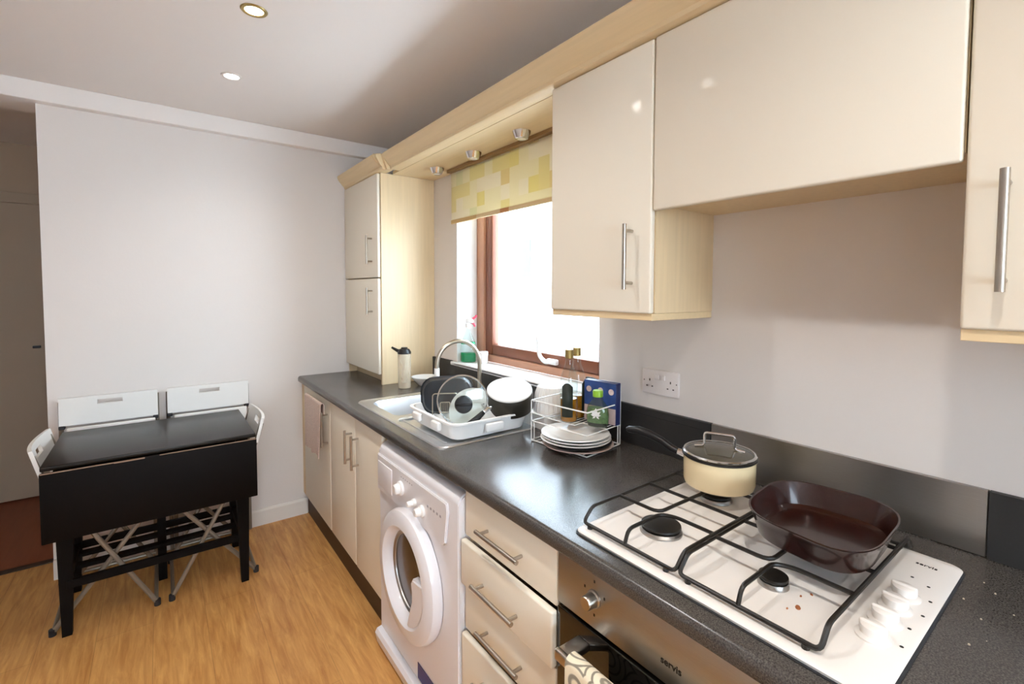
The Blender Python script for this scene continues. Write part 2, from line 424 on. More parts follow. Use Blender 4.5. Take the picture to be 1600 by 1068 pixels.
tube(b, round_path([(FX-.018, 1.70, 1.122), (FX-.045, 1.70, 1.125), (FX-.05, 1.735, 1.15), (FX-.05, 1.75, 1.245)], .02), [.011]*7+[.010]*6+[.008], 8)
obj('window_handle', b, M['plastic'], w1, label='white window latch handle')
b = bm_new(); box(b, .650, FX+.02, WY0-.0, WY1-.0, 1.030, 1.052, .008, 3); box(b, .650, .671, WY0-.03, WY1+.04, 1.030, 1.052, .006, 3)
obj('window_sill', b, M['reveal'], w1)

# neighbouring building seen through the window
fb = thing('building', 'white rendered building outside the kitchen window', 'building', (4.2, 6, -1))
obj('wall', box(bm_new(), 4.05, 4.5, 1.0, 14, -1, 6), M['facade'], fb, smooth=False)
b = bm_new(); box(b, 4.02, 4.06, 5.75, 6.30, 1.62, 2.33, .004)
pf = obj('window', b, M['facade'], fb, smooth=False)
obj('pane', box(bm_new(), 4.005, 4.03, 5.81, 6.24, 1.68, 2.28), M['facglass'], pf, smooth=False)
obj('window_ledge', box(bm_new(), 3.96, 4.06, 5.30, 6.36, 1.44, 1.50, .01), M['facade'], fb, smooth=False)
obj('door_recess', box(bm_new(), 4.02, 4.055, 3.55, 4.15, -.8, 1.35, .01), M['facglass'], fb, smooth=False)

# ------------------------------------------------------------------ handles
def vhandle(x, y, z0, z1, parent):
    b = bm_new(); tube(b, [(x, y, z0), (x, y, z1)], .0062, 12)
    for z in (z0+.018, z1-.018): tube(b, [(x, y, z), (x+.034, y, z)], .0048, 8)
    return obj('handle', b, M['handle'], parent)
def hhandle(x, z, y0, y1, parent):
    b = bm_new(); tube(b, [(x, y0, z), (x, y1, z)], .0062, 12)
    for y in (y0+.018, y1-.018): tube(b, [(x, y, z), (x+.034, y, z)], .0048, 8)
    return obj('handle', b, M['handle'], parent)
def front(x, y0, y1, z0, z1, name, parent, t=.019, g=.0015, m='door'):
    return obj(name, box(bm_new(), x, x+t, y0+g, y1-g, z0+g, z1-g, .0055, 3), M[m], parent)

# ------------------------------------------------------------------ base units
XF = .02
def carcass(y0, y1, p, x=XF+.0195):
    b = bm_new()
    box(b, x, WX-.03, y0, y0+.018, .142, .871); box(b, x, WX-.03, y1-.018, y1, .142, .871)
    box(b, x, WX-.03, y0+.018, y1-.018, .142, .160); box(b, WX-.045, WX-.03, y0+.018, y1-.018, .160, .871)
    return obj('body', b, M['maple'], p, smooth=False)
t = thing('base_cabinet', 'cream base cabinet at the far end with a towel over its handle', 'cabinet', (.3, 2.9, .142))
carcass(2.617, 3.182, t); d = front(XF, 2.617, 3.182, .142, .868, 'door', t)
vhandle(-.014, 2.66, .605, .80, d)
obj('filler_panel', box(bm_new(), XF+.004, XF+.022, 3.184, FY-.001, .142, .870), M['maple'], t, smooth=False)
t = thing('base_cabinet', 'cream double-door cabinet under the sink', 'cabinet', (.3, 2.24, .142))
carcass(1.872, 2.613, t)
d = front(XF, 2.211, 2.613, .142, .868, 'door', t); vhandle(-.014, 2.255, .635, .795, d)
d = front(XF, 1.872, 2.209, .142, .868, 'door', t); vhandle(-.014, 2.162, .632, .792, d)
t = thing('drawer_unit', 'cream drawer unit between the washing machine and the oven', 'drawers', (.3, 1.0, .142))
carcass(.790, 1.206, t)
for i, (z0, z1, x) in enumerate(((.722, .868, XF), (.578, .718, XF-.016), (.432, .574, XF-.001), (.142, .428, XF-.014))):
    d = front(x, .790, 1.206, z0, z1, 'drawer', t, t=.02)
    hhandle(x-.030, (.786, .634, .490, .345)[i], .908, 1.10, d)
b = bm_new()
t = thing('base_cabinet', 'cream base cabinet under the worktop, right of the oven', 'cabinet', (.3, -.1, .142))
carcass(-.42, .180, t); d = front(XF, -.42, .180, .142, .868, 'door', t); vhandle(-.014, .13, .62, .80, d)
b = bm_new(); box(b, .048, .064, 1.872, FY-.018, 0, .141)
tag(obj('kickboard', b, M['kick'], smooth=False), 'dark brown kickboard under the sink cabinets', 'kickboard')
b = bm_new(); box(b, .048, .064, -.9, 1.206, 0, .141)
tag(obj('kickboard', b, M['kick'], smooth=False), 'dark brown kickboard under the drawers and the oven', 'kickboard')

# ------------------------------------------------------------------ worktop with sink cutout
SX0, SX1, SY0, SY1 = .062, .505, 1.442, 2.322
def frontprof(z0=.872, z1=.91):
    r = .016; o = [(.06, z0)]
    for k in range(6):
        a = math.radians(-90-90*k/5); o.append((.0+.010+.010*math.cos(a), z0+.010+.010*math.sin(a)))
    for k in range(7):
        a = math.radians(180-90*k/6); o.append((r+r*math.cos(a), z1-r+r*math.sin(a)))
    o.append((.06, z1)); return o
b = bm_new(); prism(b, frontprof(), 'y', -.9, FY-.001)
SH = .018
box(b, .06, SX0+SH, -.9, FY-.001, .872, .91)
box(b, SX0+SH, SX1-SH, -.9, SY0+SH, .872, .91); box(b, SX0+SH, SX1-SH, SY1-SH, FY-.001, .872, .91)
box(b, SX1-SH, WX-.001, -.9, FY-.001, .872, .91)
tag(obj('worktop', b, M['worktop']), 'long dark grey speckled worktop with rounded front edge', 'worktop')
tag(obj('upstand', box(bm_new(), WX-.017, WX-.001, .785, 2.645, .9105, 1.0285, .001), M['upstand'], smooth=False),
    'dark grey upstand running behind the sink to the metal splashback', 'upstand')
tag(obj('upstand', box(bm_new(), WX-.017, WX-.001, -.9, .168, .9105, 1.053, .001), M['upstand'], smooth=False),
    'dark grey upstand at the right of the metal splashback', 'upstand')
for y0, y1 in ((.785, WY0-.032), (WY1+.042, 2.645)):
    obj('top_section', box(bm_new(), WX-.017, WX-.0015, y0, y1, 1.0287, 1.053), M['upstand'], bpy.data.objects['upstand'], smooth=False)
tag(obj('splashback', box(bm_new(), WX-.014, WX-.001, .170, .783, .912, 1.053, .001), M['steel'], smooth=False),
    'brushed steel splashback strip behind the hob', 'splashback')

# ------------------------------------------------------------------ sink and tap
t = thing('sink', 'inset stainless steel sink with drainer', 'sink', ((SX0+SX1)/2, (SY0+SY1)/2, .91))
zt = .9115
b = bm_new()
BX0, BX1, BY0, BY1 = .115, .455, 1.93, 2.27
DX0, DX1, DY0, DY1 = .095, .470, 1.475, 1.90
# rim: outer raised edge and flats
outer = rrect(SX0, SX1, SY0, SY1, .045); 
lo = [[(x, y, zt-.001) for x, y in outer], [(x, y, zt+.004) for x, y in rrect(SX0+.003, SX1-.003, SY0+.003, SY1-.003, .043)],
      [(x, y, zt+.003) for x, y in rrect(SX0+.014, SX1-.014, SY0+.014, SY1-.014, .036)],
      [(x, y, zt+.0005) for x, y in rrect(SX0+.02, SX1-.02, SY0+.02, SY1-.02, .032)]]
loft(b, lo, False, False)
def ring_plate(b, ox0, ox1, oy0, oy1, orr, ix0, ix1, iy0, iy1, ir, z):
    loft(b, [[(x, y, z) for x, y in rrect(ox0, ox1, oy0, oy1, orr)], [(x, y, z) for x, y in rrect(ix0, ix1, iy0, iy1, ir)]], False, False)
zf = zt+.0005
ym = 1.915
def half(y0, y1): return rrect(SX0+.02, SX1-.02, y0, y1, .032)
ring_plate(b, SX0+.02, SX1-.02, ym, SY1-.02, .032, BX0, BX1, BY0, BY1, .06, zf)
ring_plate(b, SX0+.02, SX1-.02, SY0+.02, ym, .032, DX0, DX1, DY0, DY1, .03, zf)
box(b, SX0+.02, SX1-.02, ym-.035, ym+.035, zf-.004, zf-.0005)
loft(b, [[(x, y, zf) for x, y in rrect(BX0, BX1, BY0, BY1, .06)], [(x, y, zf-.01) for x, y in rrect(BX0+.006, BX1-.006, BY0+.006, BY1-.006, .056)],
         [(x, y, .765) for x, y in rrect(BX0+.018, BX1-.018, BY0+.018, BY1-.018, .05)], [(x, y, .755) for x, y in rrect(BX0+.04, BX1-.04, BY0+.04, BY1-.04, .04)]], False, True)
loft(b, [[(x, y, zf) for x, y in rrect(DX0, DX1, DY0, DY1, .03)], [(x, y, zf-.006) for x, y in rrect(DX0+.005, DX1-.005, DY0+.005, DY1-.005, .028)]], False, True)
for i in range(7): box(b, DX0+.02+i*.052, DX0+.03+i*.052, DY0+.03, DY1-.02, zf-.006, zf-.002, .0015, 1)
obj('basin', b, M['sink'], t)
b = bm_new(); lathe(b, [(.0, .757), (.03, .757), (.033, .7565), (.035, .754)], ((BX0+BX1)/2, (BY0+BY1)/2, 0), 24)
obj('drain', b, M['chrome'], t)
t = thing('tap', 'tall swan-neck kitchen tap in brushed nickel behind the sink', 'tap', (.56, 1.95, .91))
b = bm_new(); lathe(b, [(0, .911), (.026, .911), (.026, .918), (.020, .922), (.019, .97), (.014, .975), (0, .975)], (.56, 1.95, 0), 24)
obj('base', b, M['tapsteel'], t)
A = Vector((.555, 1.95, 0)); Bn = Vector((.345, 2.00, 0)); pts = [(A.x, A.y, .97), (A.x, A.y, 1.06)]
c0 = (A+Bn)/2; R = (A-Bn).length/2
for k in range(0, 17):
    a = PI*k/16; p = c0+(A-Bn).normalized()*R*math.cos(a); pts.append((p.x, p.y, 1.105+R*1.08*math.sin(a)))
pts.append((Bn.x, Bn.y, 1.09))
obj('spout', tube(bm_new(), pts, .0105, 14), M['tapsteel'], t)
obj('nozzle', tube(bm_new(), [(Bn.x, Bn.y, 1.095), (Bn.x, Bn.y, 1.055)], .0125, 14), M['plastic'], t, label='pale spray nozzle')
obj('lever', tube(bm_new(), [(.56, 1.935, .955), (.56, 1.90, .965), (.558, 1.87, .985)], [.008, .006, .005], 10), M['tapsteel'], t)

# ------------------------------------------------------------------ washing machine
t = thing('washing_machine', 'white front-loading washing machine under the worktop', 'washing machine', (.28, 1.53, 0))
YA, YB = 1.212, 1.853
poly = [(0.002, .075), (.60, .075), (.60, .845), (.035, .845)]
for k in range(1, 6):
    a = math.radians(90+90*k/5); poly.append((.035+.033*math.cos(a), .812+.033*math.sin(a)))
b = bm_new(); prism(b, poly, 'y', YA, YB, .006); obj('body', b, M['white'], t)
for yy in (YA+.05, YB-.05):
    for xx in (.10, .55):
        obj('foot', lathe(bm_new(), [(0, 0), (.02, 0), (.02, .075), (0, .075)], (xx, yy, 0), 12), M['rubber'], t)
b = bm_new(); prism(b, [(.002, .074), (-.018, .070), (-.026, .055), (-.018, .012), (.002, .008)], 'y', YA+.004, YB-.004, .003)
obj('kick_panel', b, M['white'], t)
b = bm_new()   # raised console with a slanted right end
poly = [(YB-.002, .655), (1.30, .655), (1.285, .668), (1.268, .775), (1.275, .80), (YB-.002, .80)]
prism(b, [(y, z) for y, z in poly], 'x', -.007, .004, .003)
obj('control_panel', b, M['white'], t)
b = bm_new(); box(b, -.010, .0, 1.70, 1.84, .675, .775, .003); obj('detergent_drawer', b, M['white'], t)
for (y, z, r) in ((1.615, .735, .026), (1.50, .722, .014), (1.44, .715, .020)):
    b = bm_new(); Mx = Matrix.Translation((-.007, y, z)) @ Matrix.Rotation(-PI/2, 4, 'Y')
    lathe(b, [(0, 0), (r, 0), (r, .008), (r*.75, .011), (r*.7, .026), (r*.55, .030), (0, .030)], (0, 0, 0), 24, Mx)
    obj('dial', b, M['plastic'], t)
b = bm_new()
for k in range(5): box(b, -.0078, -.0068, 1.395-.0-k*.022, 1.405-k*.022, .742, .750, .0004, 1)
for k in range(6): box(b, -.0076, -.0069, 1.52+k*.018, 1.526+k*.018, .775, .779)
obj('markings', b, mat('panel_print_grey', '#a8a2ab', .5, var=.05), t, smooth=False)
DC = Vector((0, 1.535, .452))
Mx = Matrix.Translation((0, DC.y, DC.z)) @ Matrix.Rotation(-PI/2, 4, 'Y')
b = bm_new(); lathe(b, [(.225, 0), (.228, .018), (.222, .034), (.205, .044), (.172, .046), (.158, .036), (.150, .016), (.148, .004)], (0, 0, 0), 64, Mx)
dr = obj('door', b, M['white'], t)
b = bm_new(); lathe(b, [(.149, .012), (.142, .014), (.136, .010), (.134, .004)], (0, 0, 0), 56, Mx)
obj('glass_rim', b, M['steel'], dr)
b = bm_new(); lathe(b, [(.135, .005), (.12, -.004), (.07, -.012), (0, -.014)], (0, 0, 0), 48, Mx)
# body is solid: the bowl of the door bulges shallowly outwards instead
for v in b.verts: v.co.x = -.004-abs(v.co.x+.0)*.4
obj('door_glass', b, M['drum'], dr, label='dark glass porthole')
b = bm_new(); poly = []
for k in range(13):
    a = math.radians(-74+(118-44)*k/12-30+30); poly.append((DC.y-.152*math.cos(a), DC.z+.152*math.sin(a)))
poly = []
for k in range(15):
    a = math.radians(-78+92*k/14); poly.append((DC.y-.163*math.cos(a), DC.z+.163*math.sin(a)))
poly += [(DC.y-.082, DC.z+.030), (DC.y-.070, DC.z+.012), (DC.y-.088, DC.z-.012), (DC.y-.088, DC.z-.05), (DC.y-.062, DC.z-.10)]
prism(b, poly, 'x', -.042, -.012, .005); obj('door_handle', b, M['white'], dr)
b = bm_new(); box(b, .0005, .0022, 1.335, 1.497, .085, .142); 
b.transform(Matrix.Translation((-.0015, 0, 0)))
obj('energy_sticker', b, M['navylabel'], t, smooth=False, label='dark blue sticker')

# ------------------------------------------------------------------ oven
def text(s, size, m, name, parent, mtx, ext=.0003, space=1.0, offset=0):
    cu = bpy.data.curves.new(name+'_c', 'FONT'); cu.body = s; cu.size = size; cu.extrude = ext
    cu.align_x = 'CENTER'; cu.align_y = 'CENTER'; cu.space_character = space; cu.offset = offset
    o = bpy.data.objects.new(name+'_t', cu); COL.objects.link(o)
    dg = bpy.context.evaluated_depsgraph_get(); dg.update()
    me = bpy.data.meshes.new_from_object(o.evaluated_get(dg)); b = bm_new(); b.from_mesh(me); b.transform(mtx)
    bpy.data.objects.remove(o); bpy.data.curves.remove(cu); bpy.data.meshes.remove(me)
    return obj(name, b, m, parent, smooth=False)
OY0, OY1 = .190, .786
t = thing('oven', 'built-under electric oven with steel control panel and black glass door', 'oven', (.3, .488, .142))
obj('body', box(bm_new(), .042, .60, OY0+.004, OY1-.004, .143, .868), M['rubber'], t, smooth=False)
obj('control_panel', box(bm_new(), XF-.002, XF+.020, OY0, OY1, .745, .868, .002), M['steel'], t)
dd = obj('door', box(bm_new(), XF-.004, XF+.020, OY0, OY1, .146, .738, .004), M['oven_glass'], t)
for y in (.672, .300):
    b = bm_new(); Mx = Matrix.Translation((XF-.002, y, .811)) @ Matrix.Rotation(-PI/2, 4, 'Y')
    lathe(b, [(0, 0), (.019, 0), (.0185, .004), (.0155, .006), (.015, .026), (.013, .029), (0, .029)], (0, 0, 0), 28, Mx)
    obj('knob', b, M['handle'], t)
b = bm_new()
for (y, z) in ((.672, .848), (.672, .775), (.70, .825), (.644, .825)):
    box(b, XF-.0024, XF-.0018, y-.002, y+.002, z-.003, z+.003)
obj('markings', b, M['print'], t, smooth=False)
MT = Matrix(((0, 0, -1, XF-.0022), (-1, 0, 0, .484), (0, 1, 0, .787), (0, 0, 0, 1)))
text('servis', .019, M['print'], 'lettering', t, MT, .0003, 1.0, .0004)
b = bm_new()
for y in (.700, .262): box(b, -.052, XF-.003, y-.018, y+.018, .688, .706, .004, 3)
box(b, -.056, -.042, .244, .718, .684, .709, .005, 3)
obj('handle', b, M['handle'], dd)
# towel hung over the oven handle (sheet with its own thickness, folded over the bar)
def drape(name, y0, y1, xf, zb_f, ztop, xb, zb_b, m, amp=.004, waves=3.0, n=36):
    """cloth over a bar: front drop to zb_f at xf, over ztop, back drop to zb_b at xb"""
    b = bm_new(); prof = []
    for k in range(12): prof.append((xf, zb_f+(ztop-.012-zb_f)*k/11, 1-k/11))
    xm = (xf+xb)/2; R = (xb-xf)/2
    for k in range(1, 8):
        a = PI-PI*k/8; prof.append((xm+R*math.cos(a), ztop-.012+.012*math.sin(a), 0))
    for k in range(8): prof.append((xb, ztop-.012-(ztop-.012-zb_b)*k/7, 0))
    rows = []
    for (x, z, wv) in prof:
        rows.append([b.verts.new((x-amp*(1+math.sin(waves*2*PI*j/n+1.2))*wv, y0+(y1-y0)*(j/n)+.004*math.sin(5*z+j*.2)*wv, z+.003*math.sin(j*.7)*wv)) for j in range(n+1)])
    for A, B in zip(rows, rows[1:]):
        for j in range(n): b.faces.new((A[j], A[j+1], B[j+1], B[j]))
    o = obj(name, b, m)
    s = o.modifiers.new('s', 'SOLIDIFY'); s.thickness = .003; s.offset = 1
    o.modifiers.move(1, 0)
    return o
o = drape('tea_towel', .42, .672, -.064, .33, .722, -.033, .45, M['towel'], .004, 2.0)
tag(o, 'cream tea towel with grey paisley pattern hanging over the oven handle', 'towel')
o = drape('tea_towel', 2.60, 2.93, -.032, .565, .858, -.016, .80, M['towel2'], .006, 2.5)
tag(o, 'faded pinkish tea towel hanging on the cabinet door at the far end', 'towel')

# ------------------------------------------------------------------ wall units
XW = .362
def wallbox(y0, y1, z0, z1, p, x=XW+.0195):
    b = bm_new()
    box(b, x, WX-.001, y0, y0+.018, z0, z1); box(b, x, WX-.001, y1-.018, y1, z0, z1)
    box(b, x, WX-.001, y0+.018, y1-.018, z0, z0+.018); box(b, x, WX-.001, y0+.018, y1-.018, z1-.018, z1)
    box(b, WX-.012, WX-.001, y0+.018, y1-.018, z0+.018, z1-.018)
    return obj('body', b, M['maple'], p, smooth=False)
ZT = 2.143
def trimstrip(y0, y1, p, x0=XW+.008):
    obj('light_rail', box(bm_new(), x0, WX-.001, y0+.001, y1-.001, 1.384, 1.4035, .001), M['mapleh'], p, smooth=False)
t = thing('wall_cabinet', 'cream wall cabinet beside the window, with maple side', 'cabinet', (.5, 1.0, 1.384))
wallbox(.797, 1.205, 1.404, ZT, t); d = front(XW, .797, 1.207, 1.402, ZT-.002, 'door', t); vhandle(XW-.034, .862, 1.470, 1.652, d); trimstrip(.797, 1.205, t)
t = thing('wall_cabinet', 'wide short cream cabinet above the hob hiding the extractor', 'cabinet', (.5, .49, 1.68))
wallbox(.181, .795, 1.70, ZT, t); front(XW, .180, .796, 1.681, ZT-.002, 'door', t)
t = thing('wall_cabinet', 'cream wall cabinet at the right edge with a long bar handle', 'cabinet', (.5, -.1, 1.384))
wallbox(-.42, .177, 1.404, ZT, t); d = front(XW, -.42, .178, 1.402, ZT-.002, 'door', t); vhandle(XW-.034, .127, 1.466, 1.655, d); trimstrip(-.42, .177, t)
def corn(dx=0):
    return [(.400+dx, 2.144), (.352+dx, 2.144), (.346+dx, 2.148), (.344+dx, 2.160), (.336+dx, 2.166), (.310+dx, 2.196), (.303+dx, 2.208), (.300+dx, 2.224), (.306+dx, 2.230), (.400+dx, 2.230)]
b = bm_new(); prism(b, corn(), 'y', -.42, 2.545)
tag(obj('cornice', b, M['mapleh']), 'long maple cornice moulding along the top of the wall cabinets', 'cornice')
# cornice of the tall cabinet, wrapping its front and side
b = bm_new(); prism(b, corn(-.035), 'y', 2.60, FY-.001)
prism(b, corn(-.035)[:1]+[(.317, 2.144), (.311, 2.148), (.309, 2.160), (.301, 2.166), (.283, 2.196), (.276, 2.208), (.274, 2.224), (.30, 2.230), (.365, 2.230)], 'y', 2.572, 2.60)
prism(b, [(.330, 2.144), (.312, 2.196), (.302, 2.224), (.365, 2.228), (.365, 2.144)], 'y', 2.552, 2.572)
tag(obj('cornice', b, M['mapleh']), 'short maple cornice on top of the tall cabinet by the far wall', 'cornice')
tag(obj('pelmet', box(bm_new(), .402, WX-.001, 1.208, 2.644, ZT+.0, ZT+.018, .001), M['mapleh'], smooth=False),
    'maple pelmet board above the window holding three small spotlights', 'pelmet')
# spotlights in the pelmet
sp = thing('spotlight', 'small round chrome spotlight in the pelmet, nearest the tall cabinet', 'light', (.545, 2.37, ZT), group='spotlights in the pelmet')
b = bm_new(); lathe(b, [(.0, -.030), (.022, -.032), (.028, -.029), (.037, -.010), (.040, -.002), (.041, .0005), (0, .0005)], (.545, 2.37, ZT), 28); obj('housing', b, M['chrome'], sp)
b = bm_new(); lathe(b, [(0, -.0345), (.015, -.0335), (.020, -.0312), (0, -.0312)], (.545, 2.37, ZT), 24); obj('lens', b, M['paper'], sp)
dup(sp, (.545, 1.99, ZT), (0, 0, 0), 'small round chrome spotlight in the pelmet, middle of the three', 'spotlights in the pelmet')
dup(sp, (.545, 1.605, ZT), (0, 0, 0), 'small round chrome spotlight in the pelmet, next to the wall cabinet', 'spotlights in the pelmet')

# tall cabinet standing on the worktop
t = thing('tall_cabinet', 'tall narrow two-door cream cabinet standing on the worktop by the far wall', 'cabinet', (.49, 2.95, WT+.001))
XT = .309
b = bm_new()
box(b, XT+.020, WX-.002, 2.646, 2.664, WT+.001, ZT); box(b, XT+.020, WX-.002, FY-.019, FY-.001, WT+.001, ZT)
box(b, XT+.020, WX-.002, 2.664, FY-.019, .975, .993); box(b, XT+.020, WX-.002, 2.664, FY-.019, ZT-.018, ZT)
box(b, WX-.02, WX-.002, 2.664, FY-.019, .993, ZT-.018); box(b, XT+.07, XT+.085, 2.664, FY-.019, WT+.001, .975)
obj('body', b, M['maple'], t, smooth=False)
d = front(XT, 2.652, FY-.004, 1.540, ZT-.002, 'door', t, m='door'); vhandle(XT-.033, 2.742, 1.620, 1.790, d)
d = front(XT, 2.652, FY-.004, .970, 1.537, 'door', t, m='door'); vhandle(XT-.033, 2.744, 1.322, 1.480, d)

# roller blind
t = thing('roller_blind', 'cream and yellow checked roller blind half lowered over the window', 'blind', (.635, 1.83, 1.84))
BY0_, BY1_ = 1.262, 2.362
obj('roller', tube(bm_new(), [(.652, BY0_, 2.118), (.652, BY1_, 2.118)], .0165, 20), M['plastic'], t)
b = bm_new(); box(b, .6325, .6340, BY0_, BY1_, 1.862, 2.1425); obj('fabric', b, M['blind'], t, smooth=False)
obj('headrail', box(bm_new(), .606, .632, BY0_, BY1_+.005, 2.126, 2.1425, .001), M['hem2'], t, smooth=False, label='brown headrail')
b = bm_new(); box(b, .628, .6385, BY0_, BY1_, 1.842, 1.864, .003); obj('hem_bar', b, M['hem'], t, label='hem bar with orange squares')
for y0 in (BY1_+.001, BY0_-.006): obj('bracket', box(bm_new(), .634, .6705, y0, y0+.005, 2.085, 2.140), M['mapleh'], t, smooth=False)

# ------------------------------------------------------------------ ceiling downlights
def downlight(x, y, label, warm):
    t = thing('downlight', label, 'light', (x, y, CZ), group='recessed downlights in the ceiling')
    b = bm_new(); lathe(b, [(.030, -.001), (.032, -.004), (.041, -.004), (.044, -.0005), (.030, -.0005)], (x, y, CZ), 36)
    obj('bezel', b, M['skirt'] if not warm else M['gold'], t)
    b = bm_new(); lathe(b, [(0, -.002), (.030, -.002), (.030, -.0012), (0, -.0012)], (x, y, CZ), 32)
    obj('lamp', b, M['lampw' if warm else 'lampc'], t)
    L = bpy.data.lights.new('downlight_beam', 'SPOT'); L.energy = LW*(.45 if y > 1.8 else 1.1); L.spot_size = math.radians(140); L.spot_blend = .9
    L.shadow_soft_size = .035; L.color = (1, .95, .88) if warm else (1, .98, .95)
    lo = bpy.data.objects.new('downlight_beam', L); COL.objects.link(lo); lo.parent = t; lo.location = (0, 0, -.012)
    return t
LW = 30
M['lampw'] = mat('lamp_warm', '#fff2d8', .3, emit='#ffe6b8', estr=9, var=.01)
M['lampc'] = mat('lamp_cool', '#ffffff', .3, emit='#ffffff', estr=9, var=.01)
downlight(-.412, 1.93, 'recessed warm downlight at the top of the picture', True)
downlight(-.412, 2.575, 'recessed white downlight nearer the far wall', False)
downlight(-.412, 1.285, 'recessed downlight over the drawers, third from the far wall', False)
downlight(-.412, .0, 'recessed downlight above the viewpoint', True)
downlight(-.412, -.9, 'recessed downlight behind the viewpoint', True)

# double socket
t = thing('double_socket', 'white double wall socket above the worktop', 'socket', (WX, .977, 1.150))
b = bm_new(); box(b, WX-.009, WX-.0005, .904, 1.050, 1.107, 1.193, .003, 3); obj('plate', b, M['switch'], t)
b = bm_new()
for y in (.965, .990): box(b, WX-.013, WX-.008, y-.009, y+.009, 1.160, 1.178, .002)
obj('rocker', b, M['switch'], t)
b = bm_new()
for y in (.935, 1.019):
    box(b, WX-.0096, WX-.0088, y-.002, y+.002, 1.152, 1.160)
    for dy in (-.011, .011): box(b, WX-.0096, WX-.0088, y+dy-.003, y+dy+.003, 1.132, 1.136)
for y in (.912, 1.042): box(b, WX-.0096, WX-.0088, y-.0018, y+.0018, 1.151, 1.155)
obj('slots', b, M['hole'], t, smooth=False)

# ------------------------------------------------------------------ hob
HX0, HX1, HY0, HY1, HZ = .045, .556, .184, .762, .919
t = thing('hob', 'white enamel gas hob with four burners set in the worktop', 'hob', (.30, .473, WT))
b = bm_new()
loft(b, [[(x, y, .9105) for x, y in rrect(HX0+.002, HX1-.002, HY0+.002, HY1-.002, .018)], [(x, y, .9165) for x, y in rrect(HX0, HX1, HY0, HY1, .02)],
         [(x, y, HZ) for x, y in rrect(HX0+.004, HX1-.004, HY0+.004, HY1-.004, .018)],
         [(x, y, HZ) for x, y in rrect(HX0+.022, HX1-.022, .285, HY1-.022, .014)], [(x, y, HZ-.003) for x, y in rrect(HX0+.030, HX1-.030, .293, HY1-.030, .012)]], True, True)
obj('plate', b, M['enamel'], t)
b = bm_new(); loft(b, [[(x, y, .9102) for x, y in rrect(HX0-.003, HX1+.003, HY0-.003, HY1+.003, .02)], [(x, y, .9118) for x, y in rrect(HX0-.003, HX1+.003, HY0-.003, HY1+.003, .02)]])
obj('seal', b, M['rubber'], t)
BURN = [(.199, .637, .047), (.455, .650, .040), (.203, .392, .027), (.455, .392, .037)]
for (x, y, r) in BURN:
    b = bm_new(); z = HZ-.003
    lathe(b, [(r*1.0, z), (r*1.0, z+.004), (r*.92, z+.009), (r*.70, z+.010), (0, z+.010)], (x, y, 0), 40)
    rg = obj('burner_ring', b, M['steel'], t)
    b = bm_new(); lathe(b, [(0, z+.0102), (r*.86, z+.0102), (r*.95, z+.014), (r*.93, z+.018), (r*.5, z+.020), (0, z+.020)], (x, y, 0), 40)
    obj('burner_cap', b, M['iron'], rg)
def grate(ya, yb, c1, c2):
    b = bm_new(); zl, zh, r = .927, .957, .0042
    xa, xb = .072, .545; xm = .318
    def line(p, rr=.012): tube(b, round_path(p, rr, 4), r, 8)
    # outer loop: low along the front and back, high along both sides
    loop = [(xa, ya, zl), (xa+.03, ya, zh), (xb-.03, ya, zh), (xb, ya, zl), (xb, yb, zl), (xb-.03, yb, zh), (xa+.03, yb, zh), (xa, yb, zl)]
    n = len(loop); pts = []
    for i in range(n):
        p = Vector(loop[i]); a = Vector(loop[i-1])-p; c = Vector(loop[(i+1) % n])-p; d = .012
        A = p+a.normalized()*d; B = p+c.normalized()*d
        for k in range(5):
            q = k/4; pts.append(A*(1-q)**2+p*2*q*(1-q)+B*q*q)
    tube(b, pts, r, 8, closed=True)
    line([(xm, ya, zh), (xm, yb, zh)])
    ym_ = (ya+yb)/2
    # two hooked fingers per burner
    (x1, y1), (x2, y2) = c1, c2
    line([(x1, yb, zh), (x1, y1+.006, zh), (x1+.055, y1+.006, zh), (x2-.055, y2+.0, zh), (x2, y2, zh), (x2, ya, zh)], .03)
    line([(xa, y1-.0, zl), (xa+.012, y1, zh), (x1-.004, y1, zh), (x1+.012, y1-.03, zh), (x1+.012, ya, zh)], .02)
    line([(xb, y2, zl), (xb-.012, y2, zh), (x2+.004, y2, zh), (x2-.012, y2+.03, zh), (x2-.012, yb, zh)], .02)
    for (x, y) in ((xa, ya+.02), (xa, yb-.02), (xb, ya+.02), (xb, yb-.02)):
        lathe(b, [(0, HZ), (.006, HZ), (.006, zl), (0, zl)], (x, y, 0), 10)
    return obj('pan_support', b, M['iron'], t)
grate(.515, .758, (.199, .637), (.448, .640))
grate(.266, .507, (.203, .392), (.448, .395))
for x in (.185, .243, .298, .350):
    b = bm_new(); y = .232
    lathe(b, [(.024, HZ), (.0245, HZ+.003), (.021, HZ+.005), (.0175, HZ+.006), (.017, HZ+.018), (.014, HZ+.020), (0, HZ+.020)], (x, y, 0), 32)
    box(b, x-.004, x+.004, y-.019, y+.019, HZ+.006, HZ+.023, .0035, 3)
    obj('knob', b, M['enamel'], t)
b = bm_new()
for (x, y) in ((.419, .212), (.367, .199), (.309, .197), (.253, .202), (.194, .198), (.434, .239)):
    lathe(b, [(0, HZ+.0003), (.0028, HZ+.0003), (.0028, HZ), (0, HZ)], (x, y, 0), 10)
obj('markings', b, M['print'], t, smooth=False)
MT = Matrix(((0, 1, 0, .503), (-1, 0, 0, .232), (0, 0, 1, HZ+.0002), (0, 0, 0, 1)))
text('servis', .013, M['print'], 'lettering', t, MT, .0002, 1.1, .0003)
